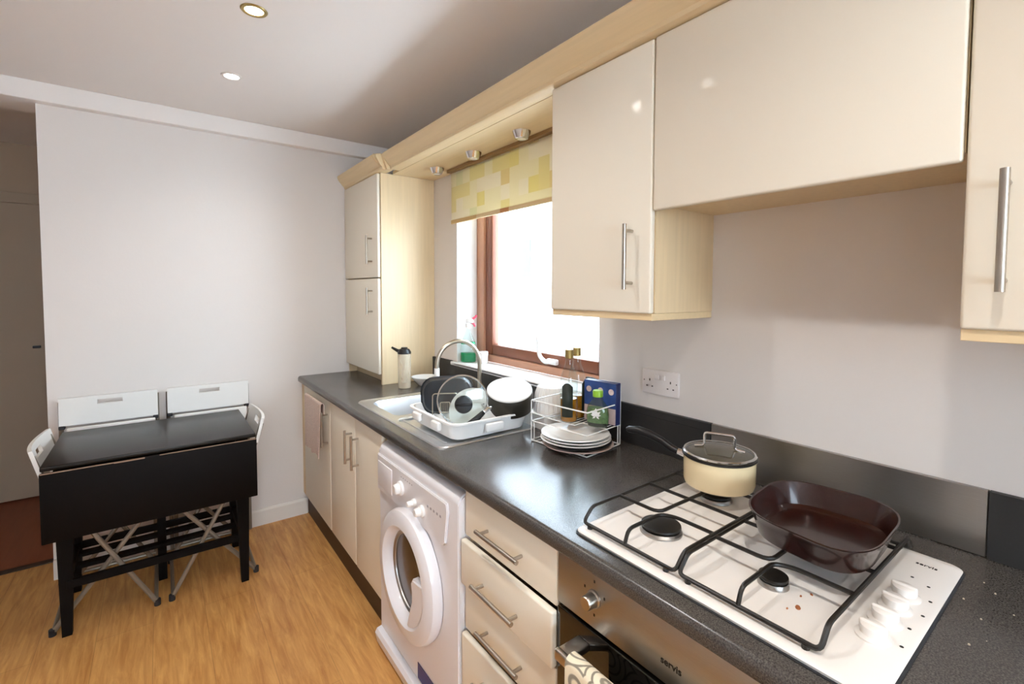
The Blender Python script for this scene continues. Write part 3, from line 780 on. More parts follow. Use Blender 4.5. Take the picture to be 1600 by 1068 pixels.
for i, (x, y, r, ro) in enumerate(((.168, .335, .0045, .4), (.15, .345, .0016, 0), (.205, .345, .0018, 0), (.225, .335, .002, 1))):
    b = bm_new(); lathe(b, [(0, HZ), (r, HZ), (r*.8, HZ+.0016), (0, HZ+.002)], (0, 0, 0), 8, None, 1.6, 1); b.transform(Matrix.Rotation(ro, 4, 'Z')); b.transform(Matrix.Translation((x, y, -.003)))
    tag(obj('food_crumb', b, M['crumbd']), ['largest burnt brown crumb on the hob near the small front burner', 'tiny brown crumb on the hob in front of the largest crumb',
        'tiny dark crumb on the hob beside the small burner', 'dark crumb on the hob touching the small front burner'][i], 'crumb', 'crumbs on the hob')
b = bm_new()
for k in range(46):
    x = random.uniform(.12, .62); y = random.uniform(-.1, .17); r = random.uniform(.0007, .0020)
    lathe(b, [(0, WT), (r, WT), (r*.7, WT+r), (0, WT+r*1.1)], (x, y, 0), 6)
o = tag(obj('crumbs', b, M['crumb']), 'pale crumbs scattered on the worktop right of the hob', 'crumbs'); o['kind'] = 'stuff'

# saucepan on the rear left burner
PC = Vector((.449, .640, 0)); PZ = .9615
t = thing('saucepan', 'cream enamel saucepan with black handle on the hob', 'saucepan', (PC.x, PC.y, PZ))
b = bm_new(); r = .0865
lathe(b, [(0, PZ), (r-.010, PZ), (r-.003, PZ+.004), (r, PZ+.014), (r+.001, PZ+.078), (r+.003, PZ+.080), (r-.002, PZ+.080), (r-.004, PZ+.016), (r-.010, PZ+.006), (0, PZ+.005)], (PC.x, PC.y, 0), 64)
obj('pot', b, M['cream'], t)
b = bm_new(); lathe(b, [(r+.0015, PZ+.0755), (r+.0045, PZ+.078), (r+.0045, PZ+.082), (r+.001, PZ+.0835), (r-.003, PZ+.082), (r-.003, PZ+.0805)], (PC.x, PC.y, 0), 64)
obj('rim', b, M['iron'], t, label='dark metal rim')
hd = Vector((-.30, .954, 0)).normalized()
p0 = PC+hd*(r+.001); q = lambda s, z: (p0+hd*s)[:2]+(PZ+z,)
obj('handle_bracket', tube(bm_new(), [q(-.004, .062), q(.018, .066)], .010, 12), M['chrome'], t)
b = bm_new(); tube(b, [q(.012, .064), q(.035, .072), q(.065, .088), (q(.10, .100)), q(.130, .105), q(.158, .103), q(.166, .102)], [.009, .010, .0105, .0115, .012, .010, .005], 12)
obj('handle', b, M['blackp'], t)
t = thing('saucepan_lid', 'glass lid with square metal handle on the cream saucepan', 'lid', (PC.x, PC.y, PZ+.084))
z = PZ+.0845
b = bm_new(); lathe(b, [(.084, z+.001), (.083, z+.004), (.065, z+.008), (.035, z+.0115), (0, z+.0125), (0, z+.0105), (.035, z+.0095), (.065, z+.006), (.082, z+.001)], (PC.x, PC.y, 0), 56)
obj('glass', b, M['lidglass'], t)
b = bm_new(); lathe(b, [(.083, z), (.0885, z), (.0895, z+.003), (.087, z+.0055), (.083, z+.005), (.083, z)], (PC.x, PC.y, 0), 56)
obj('rim', b, M['chrome'], t)
hv = Vector((.44, -.90, 0)).normalized(); sd = Vector((hv.y, -hv.x, 0))
b = bm_new()
def hp(s, zz): return (PC.x+hv.x*s, PC.y+hv.y*s, z+zz)
tube(b, round_path([hp(-.060, .010), hp(-.036, .014), hp(-.036, .048), hp(.036, .048), hp(.036, .014), hp(.060, .010)], .008), .0035, 10)
obj('handle', b, M['chrome'], t)

# brown roasting pan on the right burners
t = thing('griddle_pan', 'square dark brown non-stick pan on the right side of the hob', 'pan', (.357, .374, .962))
C4 = [Vector((.232, .478)), Vector((.482, .500)), Vector((.508, .262)), Vector((.205, .250))]
def quad(s, z, r=.38, c=Vector((.357, .372)), n=13):
    P = [c+(p-c)*s for p in C4]; o = []
    for i in range(4):
        p = P[i]; a = P[i-1]; d = P[(i+1) % 4]
        A = p+(a-p)*r; B = p+(d-p)*r
        for k in range(n):
            q_ = k/(n-1); v = A*(1-q_)**2+p*2*q_*(1-q_)+B*q_*q_; o.append((v.x, v.y, z))
    return o
b = bm_new(); pz = .9625
loft(b, [quad(.60, pz), quad(.80, pz+.001), quad(.88, pz+.008), quad(.965, pz+.042), quad(1.0, pz+.055), quad(1.022, pz+.0575), quad(1.022, pz+.0600), quad(.995, pz+.059), quad(.955, pz+.046),
         quad(.88, pz+.014), quad(.80, pz+.006), quad(.6, pz+.005)])
obj('pan_body', b, M['pan'], t)

# ------------------------------------------------------------------ things on the worktop
# dish rack (white plastic)
t = thing('dish_rack', 'white plastic dish drainer beside the sink', 'dish rack', (.30, 1.62, .915))
def qloop(x0, x1, y0, y1, r, z): return [(x, y, z) for x, y in rrect(x0, x1, y0, y1, r, 5)]
b = bm_new(); z0 = .9165
loft(b, [qloop(.145, .455, 1.475, 1.80, .04, z0), qloop(.135, .465, 1.463, 1.81, .045, z0+.006), qloop(.122, .480, 1.448, 1.825, .05, z0+.060), qloop(.112, .490, 1.438, 1.835, .05, z0+.064),
         qloop(.112, .490, 1.438, 1.835, .05, z0+.070), qloop(.124, .478, 1.450, 1.823, .045, z0+.070), qloop(.140, .462, 1.468, 1.806, .04, z0+.012), qloop(.2, .4, 1.5, 1.75, .03, z0+.010)])
obj('tray', b, M['plastic'], t)
b = bm_new()
for k in range(9): box(b, .15+k*.035, .158+k*.035, 1.48, 1.795, z0+.012, z0+.028, .002, 1)
obj('dividers', b, M['plastic'], t)
b = bm_new()
for q_ in ((.100, .118, 1.53, 1.59, z0+.030, z0+.062), (.100, .118, 1.69, 1.75, z0+.030, z0+.062), (.25, .33, 1.428, 1.444, z0+.022, z0+.056)):
    obj('grip', box(bm_new(), *q_, .007, 3), M['plastic'], t)
t = thing('drip_tray', 'white plastic tray behind the dish drainer holding a colander', 'tray', (.55, 1.45, .9105))
b = bm_new()
loft(b, [qloop(.50, .63, 1.37, 1.72, .03, .911), qloop(.494, .64, 1.362, 1.73, .035, .965), qloop(.490, .645, 1.357, 1.735, .035, .970), qloop(.50, .636, 1.368, 1.724, .03, .968), qloop(.507, .625, 1.378, 1.71, .025, .918)])
obj('tray_shell', b, M['plastic'], t)
# roasting tin standing in the rack
def yawpitch(c, yaw, pitch): return Matrix.Translation(c) @ Matrix.Rotation(yaw, 4, 'Z') @ Matrix.Rotation(pitch, 4, 'X')
def facing(c, tilt=0, yaw=None):
    """local +Z points from c towards the room's middle, tilted up by tilt"""
    d = Vector((-.7077-c[0], 0-c[1], 0)).normalized() if yaw is None else Vector((math.cos(yaw), math.sin(yaw), 0))
    n = (d*math.cos(tilt)+Vector((0, 0, 1))*math.sin(tilt)).normalized()
    x = Vector((0, 0, 1)).cross(n).normalized(); y = n.cross(x)
    return Matrix(((x.x, y.x, n.x, c[0]), (x.y, y.y, n.y, c[1]), (x.z, y.z, n.z, c[2]), (0, 0, 0, 1)))
Mx = facing((.272, 1.765, 1.018), .12) @ Matrix.Rotation(math.radians(3), 4, 'Z')
b = bm_new()
loft(b, [qloop(-.092, .092, -.058, .062, .045, .030), qloop(-.098, .098, -.064, .068, .05, .027), qloop(-.108, .108, -.074, .078, .058, -.008), qloop(-.114, .114, -.078, .082, .06, -.010),
         qloop(-.114, .114, -.078, .082, .06, -.012), qloop(-.104, .104, -.070, .074, .054, -.010), qloop(-.094, .094, -.060, .064, .045, .024)])
b.transform(Mx)
tag(obj('roasting_tin', b, M['darkpan']), 'dark blue-black roasting tin standing on edge in the dish drainer', 'roasting tin')
# wire rack/grater
t = thing('wire_stand', 'small square wire stand propped in the dish drainer before the dark tin', 'wire stand', (.20, 1.67, .935))
Mx = facing((.205, 1.665, .995), .15)
b = bm_new(); L = [Mx @ Vector(p) for p in qloop(-.050, .050, -.055, .055, .012, 0)]; tube(b, L, .0022, 8, closed=True)
obj('outer_frame', b, M['tapsteel'], t)
b = bm_new(); L = [Mx @ Vector(p) for p in qloop(-.020, .020, -.020, .020, .006, .003)]; tube(b, L, .0018, 8, closed=True)
for k in range(-2, 3): tube(b, [Mx @ Vector((k*.008, -.02, .003)), Mx @ Vector((k*.008, .02, .003))], .0009, 6)
obj('inner_grid', b, M['tapsteel'], t)
# white plate in the rack behind the lid
Mx = facing((.262, 1.545, .998), .45)
b = bm_new(); lathe(b, [(0, -.004), (.05, -.004), (.06, 0), (.092, .008), (.093, .010), (.06, .003), (.05, 0), (0, 0)], (0, 0, 0), 40, Mx @ Matrix.Translation((-.0, 0, -.022)))
tag(obj('plate', b, M['paper']), 'white side plate leaning in the dish drainer behind the glass lid', 'plate')
# glass lid with black knob
Mx = facing((.215, 1.545, 1.045), .10)
t = thing('saucepan_lid', 'clear glass lid with black knob propped in the dish drainer', 'lid', (.225, 1.56, .94))
b = bm_new(); lathe(b, [(.094, 0), (.09, .006), (.06, .013), (.02, .018), (0, .0185), (0, .0165), (.02, .016), (.06, .011), (.088, .003), (.092, -.001)], (0, 0, 0), 56, Mx)
obj('glass', b, M['clear'], t)
b = bm_new(); lathe(b, [(.092, -.002), (.097, -.002), (.098, .001), (.094, .003), (.092, .001), (.092, -.002)], (0, 0, 0), 56, Mx); obj('rim', b, M['chrome'], t)
b = bm_new(); Mk = Mx @ Matrix.Translation((.004, -.012, .018)); lathe(b, [(0, 0), (.012, 0), (.014, .006), (.031, .010), (.034, .016), (.030, .022), (0, .024)], (0, 0, 0), 32, Mk)
box(b, -.030, .030, -.004, .004, .020, .028, .003, 2, Mk)
obj('knob', b, M['blackp'], t)
# black handled utensil
b = bm_new(); tube(b, [(.265, 1.475, 1.005), (.235, 1.475, .985), (.20, 1.478, .968), (.165, 1.482, .955)], [.009, .012, .010, .006], 12)
t = thing('spatula', 'black-handled spatula lying across the front of the dish drainer', 'utensil', (.21, 1.478, .95))
obj('handle', b, M['blackp'], t); obj('blade', tube(bm_new(), [(.266, 1.475, 1.006), (.285, 1.474, 1.016), (.30, 1.473, 1.02)], [.006, .009, .004], 10), M['chrome'], t)
# upturned dark pot with pale base
t = thing('cooking_pot', 'dark grey pot upturned in the dish drainer, pale base uppermost', 'pot', (.40, 1.53, .98))
Mx = facing((.425, 1.525, 1.008), math.radians(70))
b = bm_new(); lathe(b, [(.097, -.010), (.098, -.008), (.095, .045), (.090, .060), (.0885, .060), (.093, .045), (.095, -.008)], (0, 0, 0), 56, Mx); obj('pot', b, M['potgrey'], t)
b = bm_new(); lathe(b, [(.0905, .0595), (.092, .062), (.091, .066), (.083, .070), (.055, .0715), (0, .0715), (0, .060), (.0885, .0598)], (0, 0, 0), 56, Mx); obj('pale_base', b, M['paper'], t, label='pale off-white enamel base')
b = bm_new(); Mh = Mx @ Matrix.Rotation(math.radians(-150), 4, 'Z')
tube(b, [Mh @ Vector(p) for p in ((.095, -.02, .02), (.115, -.016, .02), (.115, .016, .02), (.095, .02, .02))], .005, 8); obj('handle', b, M['chrome'], t)
# colander
t = thing('colander', 'white ribbed plastic colander upturned behind the wire rack', 'colander', (.570, 1.43, .972))
b = bm_new(); lathe(b, [(.085, .974), (.086, .978), (.076, 1.05), (.066, 1.075), (.045, 1.088), (0, 1.091), (0, 1.087), (.045, 1.084), (.063, 1.072), (.072, 1.05), (.081, .978)], (.570, 1.43, 0), 48, None, .88, .88)
obj('bowl', b, M['plastic'], t)
b = bm_new()
for k in range(28):
    a = 2*PI*k/28; c, s = math.cos(a), math.sin(a)
    tube(b, [(.570+.0761*c, 1.43+.0761*s, .982), (.570+.0673*c, 1.43+.0673*s, 1.05), (.570+.0581*c, 1.43+.0581*s, 1.076)], .0016, 5)
obj('rib', b, M['plastic'], t)

# wire shelf rack
ra = math.radians(7); RO = Vector((.415, 1.080, 0)); ax = Vector((math.cos(ra), math.sin(ra), 0)); ay = Vector((-math.sin(ra), math.cos(ra), 0))
def RP(u, v, z): p = RO+ax*u+ay*v; return (p.x, p.y, z)
RU, RV = .195, .255
t = thing('wire_rack', 'white wire plate rack with plates below and bottles above', 'rack', RP(.1, .12, WT+.001))
b = bm_new()
for z, rr in ((.914, .0026), (.985, .0022), (1.062, .0026)):
    tube(b, round_path([RP(0, 0, z), RP(RU, 0, z), RP(RU, RV, z), RP(0, RV, z), RP(0, 0, z)], .006), rr, 8)
for (u, v) in ((RU, 0), (RU, RV), (0, RV), (RU-.014, 0), (0, RV-.014), (.016, RV)):
    top = 1.062 if (u, v) in ((RU, 0), (RU, RV), (0, RV)) else .985
    tube(b, [RP(u, v, .914), RP(u, v, top)], .0022, 8)
tube(b, round_path([RP(RU, 0, 1.06), RP(RU, .0, 1.135), RP(RU, .10, 1.135), RP(RU, .10, 1.06)], .01), .0022, 8)
for k in range(1, 12): tube(b, [RP(0, RV*k/12, .914), RP(RU, RV*k/12, .914)], .0013, 6)
obj('frame', b, M['paper'], t)
b = bm_new()
for k in range(6, 14): tube(b, [RP(.07, RV*k/14, .985), RP(RU, RV*k/14, .985)], .0014, 6)
for k in range(0, 6): tube(b, [RP(.115, RV*k/14, .985), RP(RU, RV*k/14, .985)], .0014, 6)
tube(b, [RP(.115, 0, .985), RP(.115, RV*.42, .985), RP(.07, RV*.42, .985), RP(.07, RV, .985)], .0018, 6)
obj('upper_shelf', b, M['paper'], t)
def plate(x, y, z, R, m, label, grp, h=.016):
    b = bm_new(); lathe(b, [(0, z), (R*.55, z), (R*.62, z+.003), (R*.98, z+h-.002), (R, z+h), (R*.975, z+h+.001), (R*.64, z+.007), (R*.5, z+.0045), (0, z+.004)], (x, y, 0), 56)
    return tag(obj('plate', b, m), label, 'plate', grp)
px, py = .463, 1.170
plate(px, py, .9172, .125, M['pinkplate'], 'pinkish stoneware plate at the bottom of the wire rack', 'plates in the wire rack')
plate(px+.003, py+.002, .9255, .118, M['rubber'], 'black plate second from the bottom in the wire rack', 'plates in the wire rack')
plate(px-.008, py+.004, .9365, .124, M['paper'], 'lowest white plate in the wire rack', 'plates in the wire rack')
plate(px-.006, py+.004, .9455, .122, M['paper'], 'white plate in the middle of the white stack', 'plates in the wire rack')
plate(px-.008, py+.006, .9545, .120, M['paper'], 'uppermost white plate under the oil bottles', 'plates in the wire rack')

# oil bottles
def bottle(name, x, y, z, label, lab_yaw):
    t = thing(name, label, 'bottle', (x, y, z))
    b = bm_new(); lathe(b, [(0, z), (.030, z), (.032, z+.006), (.032, z+.150), (.028, z+.172), (.016, z+.205), (.0135, z+.225), (.0135, z+.232), (0, z+.232)], (x, y, 0), 32)
    obj('glass', b, M['clear'], t)
    b = bm_new(); lathe(b, [(0, z+.003), (.0285, z+.003), (.030, z+.008), (.030, z+.085), (0, z+.085)], (x, y, 0), 28); obj('oil', b, M['oil'], t)
    b = bm_new(); lathe(b, [(0, z+.2325), (.0155, z+.2325), (.0155, z+.262), (.014, z+.264), (0, z+.264)], (x, y, 0), 24); obj('cap', b, M['gold'], t)
    b = bm_new(); n = 10; A = []; B = []
    for k in range(n+1):
        a = lab_yaw+math.radians(-38+76*k/n); A.append((x+.0326*math.cos(a), y+.0326*math.sin(a), z+.020)); B.append((x+.0326*math.cos(a), y+.0326*math.sin(a), z+.130+.015*math.sin(PI*k/n)))
    va = [b.verts.new(p) for p in A]; vb = [b.verts.new(p) for p in B]
    for k in range(n): b.faces.new((va[k], va[k+1], vb[k+1], vb[k]))
    lb = obj('label_sticker', b, M['label'], t)
    s = lb.modifiers.new('s', 'SOLIDIFY'); s.thickness = .0004; s.offset = 1
    return t
bottle('oil_bottle', .490, 1.246, .9872, 'tall clear oil bottle with gold cap and dark label on the wire rack', math.radians(215))
bottle('oil_bottle', .556, 1.272, .9872, 'second oil bottle, standing behind the dark-labelled one', math.radians(300))
# herb bottle with green cap
x, y, z = .525, 1.135, .9872
t = thing('herb_jar', 'squat glass jar with bright green cap and white leaf label', 'jar', (x, y, z))
Mb = Matrix.Translation((x, y, z)) @ Matrix.Rotation(math.radians(-62), 4, 'Z')
b = bm_new(); lathe(b, [(0, 0), (.034, 0), (.039, .012), (.041, .045), (.036, .072), (.020, .092), (.015, .105), (0, .105)], (0, 0, 0), 36, Mb, 1, .6); obj('glass', b, M['herbglass'], t)
b = bm_new(); lathe(b, [(0, .003), (.032, .003), (.037, .012), (.0385, .04), (.034, .066), (0, .068)], (0, 0, 0), 32, Mb, 1, .55); obj('contents', b, M['labelg'], t, label='dried green herbs')
b = bm_new(); lathe(b, [(0, .002), (.033, .002), (.036, .010), (.036, .014), (0, .014)], (0, 0, 0), 32, Mb, 1.02, .6); obj('base_band', b, M['rubber'], t, label='dark liquid at the bottom')
b = bm_new(); lathe(b, [(0, .1055), (.018, .1055), (.0185, .124), (.016, .128), (0, .128)], (0, 0, 0), 24, Mb); obj('cap', b, M['greencap'], t)
b = bm_new()
for k, (a, L) in enumerate(((90, .028), (45, .024), (135, .024), (10, .019), (170, .019), (-40, .016), (220, .016))):
    c, s = math.cos(math.radians(a)), math.sin(math.radians(a))
    pts = [(0, 0), (L*.5*c-L*.28*s, L*.5*s+L*.2*c), (L*c, L*s), (L*.5*c+L*.2*s, L*.5*s-L*.2*c)]
    f = [b.verts.new(Mb @ Vector((p[0], -.0262+.0006*0, .042+p[1]))) for p in pts]
    g = [b.verts.new(Mb @ Vector((p[0], -.0250, .042+p[1]))) for p in pts]
    b.faces.new(f); b.faces.new(g[::-1])
    for j in range(4): b.faces.new((f[j], g[j], g[(j+1) % 4], f[(j+1) % 4]))
obj('leaf_print', b, M['paper'], t, smooth=False, label='white leaf motif')
# blue box
t = thing('food_box', 'dark blue printed cardboard box at the back of the wire rack', 'box', (.588, 1.17, .9872))
Mb = Matrix.Translation((.577, 1.170, .9872)) @ Matrix.Rotation(ra+math.radians(2), 4, 'Z')
b = bm_new(); box(b, -.015, .015, -.075, .062, 0, .150, .001, 1, Mb); obj('carton', b, M['navy'], t, smooth=False)
b = bm_new(); box(b, -.0156, -.0150, -.073, .060, .060, .148, 0, 1, Mb); obj('printed_front', b, M['blue'], t, smooth=False, label='blue printed panel')
b = bm_new(); box(b, -.0156, -.0150, -.073, .060, .002, .0585, 0, 1, Mb); obj('lower_print', b, M['boxpink'], t, smooth=False, label='pale pink lower print')
b = bm_new()
for yy in (-.055, -.01, .040):
    lathe(b, [(0, 0), (.011, 0), (.011, .0008), (0, .0008)], (0, 0, 0), 20, Mb @ Matrix.Translation((-.0156, yy, .118)) @ Matrix.Rotation(-PI/2, 4, 'Y'))
obj('print_dots', b, M['boxpink'], t, smooth=False)

# jug with black lid near the tall cabinet
x, y = .402, 2.50
t = thing('drinks_jug', 'tall slim clear jug with black pouring lid beside the tall cabinet', 'jug', (x, y, WT))
b = bm_new(); lathe(b, [(0, WT+.001), (.033, WT+.001), (.035, WT+.006), (.037, WT+.195), (.0345, WT+.195), (.033, WT+.008), (0, WT+.006)], (x, y, 0), 36); obj('body', b, M['jugplastic'], t)
b = bm_new(); lathe(b, [(0, WT+.196), (.038, WT+.196), (.038, WT+.206), (.028, WT+.222), (.018, WT+.226), (.018, WT+.232), (0, WT+.232)], (x, y, 0), 32)
vdir = Vector((-.80, .60, 0)).normalized()
tube(b, [(x+vdir.x*.015, y+vdir.y*.015, WT+.205), (x+vdir.x*.04, y+vdir.y*.04, WT+.214), (x+vdir.x*.072, y+vdir.y*.072, WT+.232)], [.012, .009, .006], 10)
obj('pouring_lid', b, M['blackp'], t)
# bowl beside it
b = bm_new(); lathe(b, [(0, .9115), (.035, .9115), (.04, .915), (.068, .945), (.080, .962), (.077, .962), (.064, .946), (.037, .919), (0, .917)], (.530, 2.50, 0), 44)
tag(obj('bowl', b, M['paper']), 'white bowl on the worktop between the jug and the sink', 'bowl')
# spray bottle on the window sill
x, y, z = .715, 2.318, 1.0525
t = thing('spray_bottle', 'clear trigger spray bottle half full of green detergent on the window sill', 'spray bottle', (x, y, z))
Mb = Matrix.Translation((x, y, z)) @ Matrix.Rotation(math.radians(-50), 4, 'Z')
b = bm_new(); lathe(b, [(0, 0), (.043, 0), (.047, .008), (.046, .08), (.040, .12), (.020, .165), (.013, .185), (.013, .20), (0, .20)], (0, 0, 0), 32, Mb, 1, .6); obj('bottle', b, M['clear'], t)
b = bm_new(); lathe(b, [(0, .003), (.041, .003), (.045, .010), (.0445, .055), (0, .055)], (0, 0, 0), 32, Mb, 1, .57); obj('detergent', b, M['greenliq'], t, label='green detergent')
b = bm_new(); lathe(b, [(.0425, .105), (.0405, .119), (0, .119), (0, .105)], (0, 0, 0), 32, Mb, 1.01, .62); obj('green_band', b, M['greenliq'], t)
b = bm_new(); box(b, -.012, .030, -.010, .010, .225, .252, .005, 2, Mb); lathe(b, [(0, .200), (.015, .200), (.015, .222), (.010, .228), (0, .228)], (0, 0, 0), 20, Mb); obj('spray_head', b, M['paper'], t)
b = bm_new(); tube(b, [Mb @ Vector(p) for p in ((.026, 0, .250), (.045, 0, .262), (.050, 0, .272))], .007, 8)
tube(b, [Mb @ Vector(p) for p in ((.020, 0, .228), (.034, 0, .222), (.042, 0, .206))], .006, 8); obj('trigger', b, M['redtrig'], t, label='pinkish red trigger')
# white tub on the sill
b = bm_new(); lathe(b, [(0, 1.053), (.026, 1.053), (.028, 1.057), (.029, 1.115), (.026, 1.119), (.0, 1.119)], (.765, 2.235, 0), 28)
tag(obj('tub', b, M['paper']), 'small white tub on the window sill against the brown frame', 'tub')
# brush on the sill
t = thing('brush', 'small black and brown brush on the sill behind the blue box', 'brush', (.735, 1.34, 1.0525))
b = bm_new(); tube(b, [(.742, 1.40, 1.094), (.745, 1.37, 1.093), (.748, 1.345, 1.090)], [.008, .009, .008], 10); obj('head', b, M['blackp'], t)
b = bm_new(); tube(b, round_path([(.748, 1.345, 1.090), (.750, 1.318, 1.086), (.750, 1.312, 1.056)], .012), .007, 10); obj('handle', b, M['brush'], t)
b = bm_new(); tube(b, [(.742, 1.395, 1.090), (.742, 1.395, 1.053)], .006, 8); obj('bristles', b, M['blackp'], t)

# ------------------------------------------------------------------ drop leaf table
TC = Vector((-.722, 2.815, 0)); TA = math.radians(.3); TZ = .777
t = thing('drop_leaf_table', 'black drop-leaf table with its front leaf hanging down', 'table', (TC.x, TC.y, 0), (0, 0, TA))
def lobj(name, b, m, parent, **k): return obj(name, b, m, parent, local=True, **k)
lobj('tabletop', box(bm_new(), -.371, .371, -.288, .288, TZ-.018, TZ, .004, 3), M['tabletop'], t)
lf = lobj('leaf', box(bm_new(), -.371, .371, -.306, -.289, .478, TZ-.022, .003, 2), M['black'], t)
b = bm_new(); box(b, -.368, -.05, -.3065, -.304, TZ-.0245, TZ-.0205); box(b, .0, .37, -.3065, -.304, TZ-.0240, TZ-.0205); box(b, -.15, -.05, -.3068, -.3035, TZ-.0265, TZ-.0205)
lobj('worn_edge', b, M['worn'], lf, smooth=False, label='worn pale edge along the top of the leaf')
b = bm_new(); box(b, -.33, .33, -.145, -.125, .66, TZ-.019); box(b, -.33, .33, .235, .255, .66, TZ-.019); box(b, -.33, -.31, -.125, .235, .66, TZ-.019); box(b, .31, .33, -.125, .235, .66, TZ-.019)
lobj('apron', b, M['black'], t, smooth=False)
def leg(x, y, s):
    b = bm_new(); w = .026
    def sq(cx, cy, h, z): return [(cx-h, cy-h, z), (cx+h, cy-h, z), (cx+h, cy+h, z), (cx-h, cy+h, z)]
    loft(b, [sq(x+s*.004, y, .016, 0), sq(x, y, w, .42), sq(x, y, w, TZ-.019)])
    return b
for (x, y, s) in ((-.325, -.125, -1), (.325, -.150, 1), (-.33, .245, -1), (.33, .245, 1)):
    lobj('leg', leg(x, y, s), M['black'], t, smooth=False)
b = bm_new(); box(b, -.018, .018, .10, .135, .0, TZ-.10); lobj('gate_leg', b, M['black'], t, smooth=False)
b = bm_new(); box(b, -.325, .325, -.15, -.130, .205, .240, .002); box(b, -.325, .325, .235, .250, .205, .240, .002)
box(b, -.335, -.315, -.13, .235, .205, .240); box(b, .315, .335, -.13, .235, .205, .240)
lobj('stretcher', b, M['black'], t, smooth=False)
b = bm_new(); box(b, -.31, .31, -.02, .02, .222, .238); box(b, -.31, .31, .10, .14, .222, .238); lobj('shelf_slat', b, M['black'], t, smooth=False)

# ------------------------------------------------------------------ folding chairs
def slab(b, w, h, t_, curve, hole=None, n=14):
    """a curved panel in local x (width), z (height); bowed in y; real hole"""
    def yy(x): return curve*(1-(2*x/w)**2)
    xs = sorted(set([-w/2+w*i/n for i in range(n+1)]+([hole[0], hole[1]] if hole else [])))
    zs = [0, h] if not hole else [0, hole[2], hole[3], h]
    V = {}
    for i, x in enumerate(xs):
        for j, z in enumerate(zs):
            for s in (0, 1): V[i, j, s] = b.verts.new((x, yy(x)+(s-.5)*t_, z))
    def inside(i, j): return bool(hole) and xs[i] >= hole[0]-1e-6 and xs[i+1] <= hole[1]+1e-6 and j == 1
    for i in range(len(xs)-1):
        for j in range(len(zs)-1):
            if inside(i, j): continue
            b.faces.new([V[i, j, 0], V[i+1, j, 0], V[i+1, j+1, 0], V[i, j+1, 0]])
            b.faces.new([V[i, j, 1], V[i, j+1, 1], V[i+1, j+1, 1], V[i+1, j, 1]])
            for (di, dj, e) in ((-1, 0, ((0, 0), (0, 1))), (1, 0, ((1, 0), (1, 1))), (0, -1, ((0, 0), (1, 0))), (0, 1, ((0, 1), (1, 1)))):
                a, c = i+di, j+dj
                if a < 0 or c < 0 or a >= len(xs)-1 or c >= len(zs)-1 or inside(a, c):
                    p, q_ = e; b.faces.new([V[i+p[0], j+p[1], 0], V[i+q_[0], j+q_[1], 0], V[i+q_[0], j+q_[1], 1], V[i+p[0], j+p[1], 1]])
    return b
# open chair, local: sitter faces +y, origin on floor under the seat centre
def open_chair(label, loc, rz):
    t = thing('folding_chair', label, 'chair', loc, (0, 0, rz), 'folding chairs pushed under the table ends')
    b = slab(bm_new(), .40, .125, .014, -.022, (-.055, .055, .062, .095)); b.transform(Matrix.Translation((0, -.235, .685)) @ Matrix.Rotation(math.radians(14), 4, 'X'))
    bmesh.ops.bevel(b, geom=b.edges[:], offset=.002, segments=1, affect='EDGES') if False else None
    lobj('backrest', b, M['chairw'], t)
    b = bm_new(); box(b, -.185, .185, -.17, .18, .445, .462, .007, 3); lobj('seat', b, M['chairw'], t)
    for s in (-1, 1):
        b = bm_new(); tube(b, round_path([(s*.19, -.262, .78), (s*.19, -.228, .67), (s*.19, -.105, .45), (s*.19, .130, .012)], .03), .010, 10); lobj('leg', b, M['tube'], t)
        b = bm_new(); tube(b, [(s*.170, .105, .445), (s*.170, -.225, .012)], .010, 10); lobj('leg', b, M['tube'], t)
    for (x, y) in ((.19, .130), (.170, -.225)):
        b = bm_new(); tube(b, [(-x, y*.97, .03), (x, y*.97, .03)], .008, 8); lobj('crossbar', b, M['tube'], t)
    for s in (-1, 1):
        for x, y in ((.19, .130), (.170, -.225)):
            b = bm_new(); lathe(b, [(0, 0), (.013, 0), (.013, .028), (0, .03)], (s*x, y, 0), 12)
            lobj('foot_cap', b, M['rubber'], t)
    return t
open_chair('open folding chair with white backrest at the left end of the black table', (-.875, 2.885, 0), -PI/2)
open_chair('open folding chair with white backrest at the right end of the black table', (-.560, 2.885, 0), PI/2)
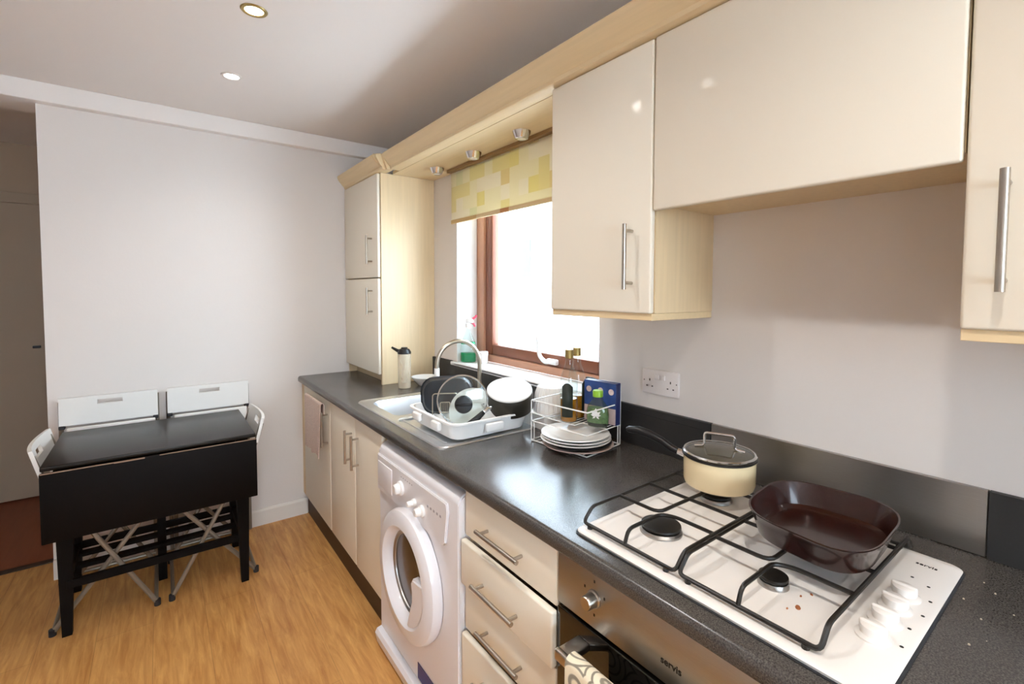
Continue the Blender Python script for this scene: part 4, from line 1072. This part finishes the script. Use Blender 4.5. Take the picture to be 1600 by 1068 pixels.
# folded chairs leaning on the far wall
ch = thing('folding_chair', 'folded white chair against the far wall, left of the pair behind the table', 'chair', (-.921, 3.205, 0), (0, 0, 0), 'folded chairs against the far wall')
b = slab(bm_new(), .392, .138, .016, 0, (-.050, .050, .095, .118)); b.transform(Matrix.Translation((0, -.005, .785)))
lobj('backrest', b, M['chairw'], ch)
b = bm_new(); box(b, -.168, .185, -.030, -.014, .40, .774, .006, 3); lobj('seat', b, M['chairw'], ch)
for s in (-1, 1):
    lobj('leg', tube(bm_new(), [(s*.192, .022, .90), (s*.192, -.002, .012)], .010, 10), M['tube'], ch)
    lobj('leg', tube(bm_new(), [(s*.172, .004, .62), (s*.172, -.022, .012)], .010, 10), M['tube'], ch)
for x, y, z in ((.172, -.022, .03), (.192, .0, .06)):
    lobj('crossbar', tube(bm_new(), [(-x, y, z), (x, y, z)], .008, 8), M['tube'], ch)
for s in (-1, 1):
    lobj('hinge', box(bm_new(), s*.186-.012, s*.186+.012, -.018, .012, .768, .786, .003, 1), M['rubber'], ch)
dup(ch, (-.487, 3.205, 0), (0, 0, 0), 'folded white chair against the far wall, right of the pair behind the table')

# ------------------------------------------------------------------ world, camera, render settings
w = bpy.data.worlds.new('sky'); scene.world = w; w.use_nodes = True
bg = w.node_tree.nodes['Background']; bg.inputs[0].default_value = (.78, .89, 1, 1); bg.inputs[1].default_value = 15

F, PPX, PPY = 734.0, 802.5, 485.7
yaw, pit, rol = .6471, -.0432, .0029
fw = Vector((math.sin(yaw)*math.cos(pit), math.cos(yaw)*math.cos(pit), math.sin(pit)))
rt = Vector((math.cos(yaw), -math.sin(yaw), 0)); up = rt.cross(fw)
r2 = rt*math.cos(rol)+up*math.sin(rol); u2 = up*math.cos(rol)-rt*math.sin(rol)
cd = bpy.data.cameras.new('camera'); cam = bpy.data.objects.new('camera', cd); COL.objects.link(cam); scene.camera = cam
cam.matrix_world = Matrix(((r2.x, u2.x, -fw.x, -.7077), (r2.y, u2.y, -fw.y, 0), (r2.z, u2.z, -fw.z, 1.4656), (0, 0, 0, 1)))
cd.sensor_width = 36; cd.sensor_fit = 'HORIZONTAL'; cd.lens = F/1600*36
cd.shift_x = -(PPX-800)/1600; cd.shift_y = (PPY-534)/1600; cd.clip_start = .02

scene.view_settings.view_transform = 'Standard'; scene.view_settings.look = 'None'
scene.view_settings.gamma = 1; scene.view_settings.use_curve_mapping = False; scene.view_settings.exposure = 0.3
scene.cycles.use_denoising = True
scene.cycles.max_bounces = 10; scene.cycles.diffuse_bounces = 5; scene.cycles.transparent_max_bounces = 16
scene.cycles.sample_clamp_indirect = 6
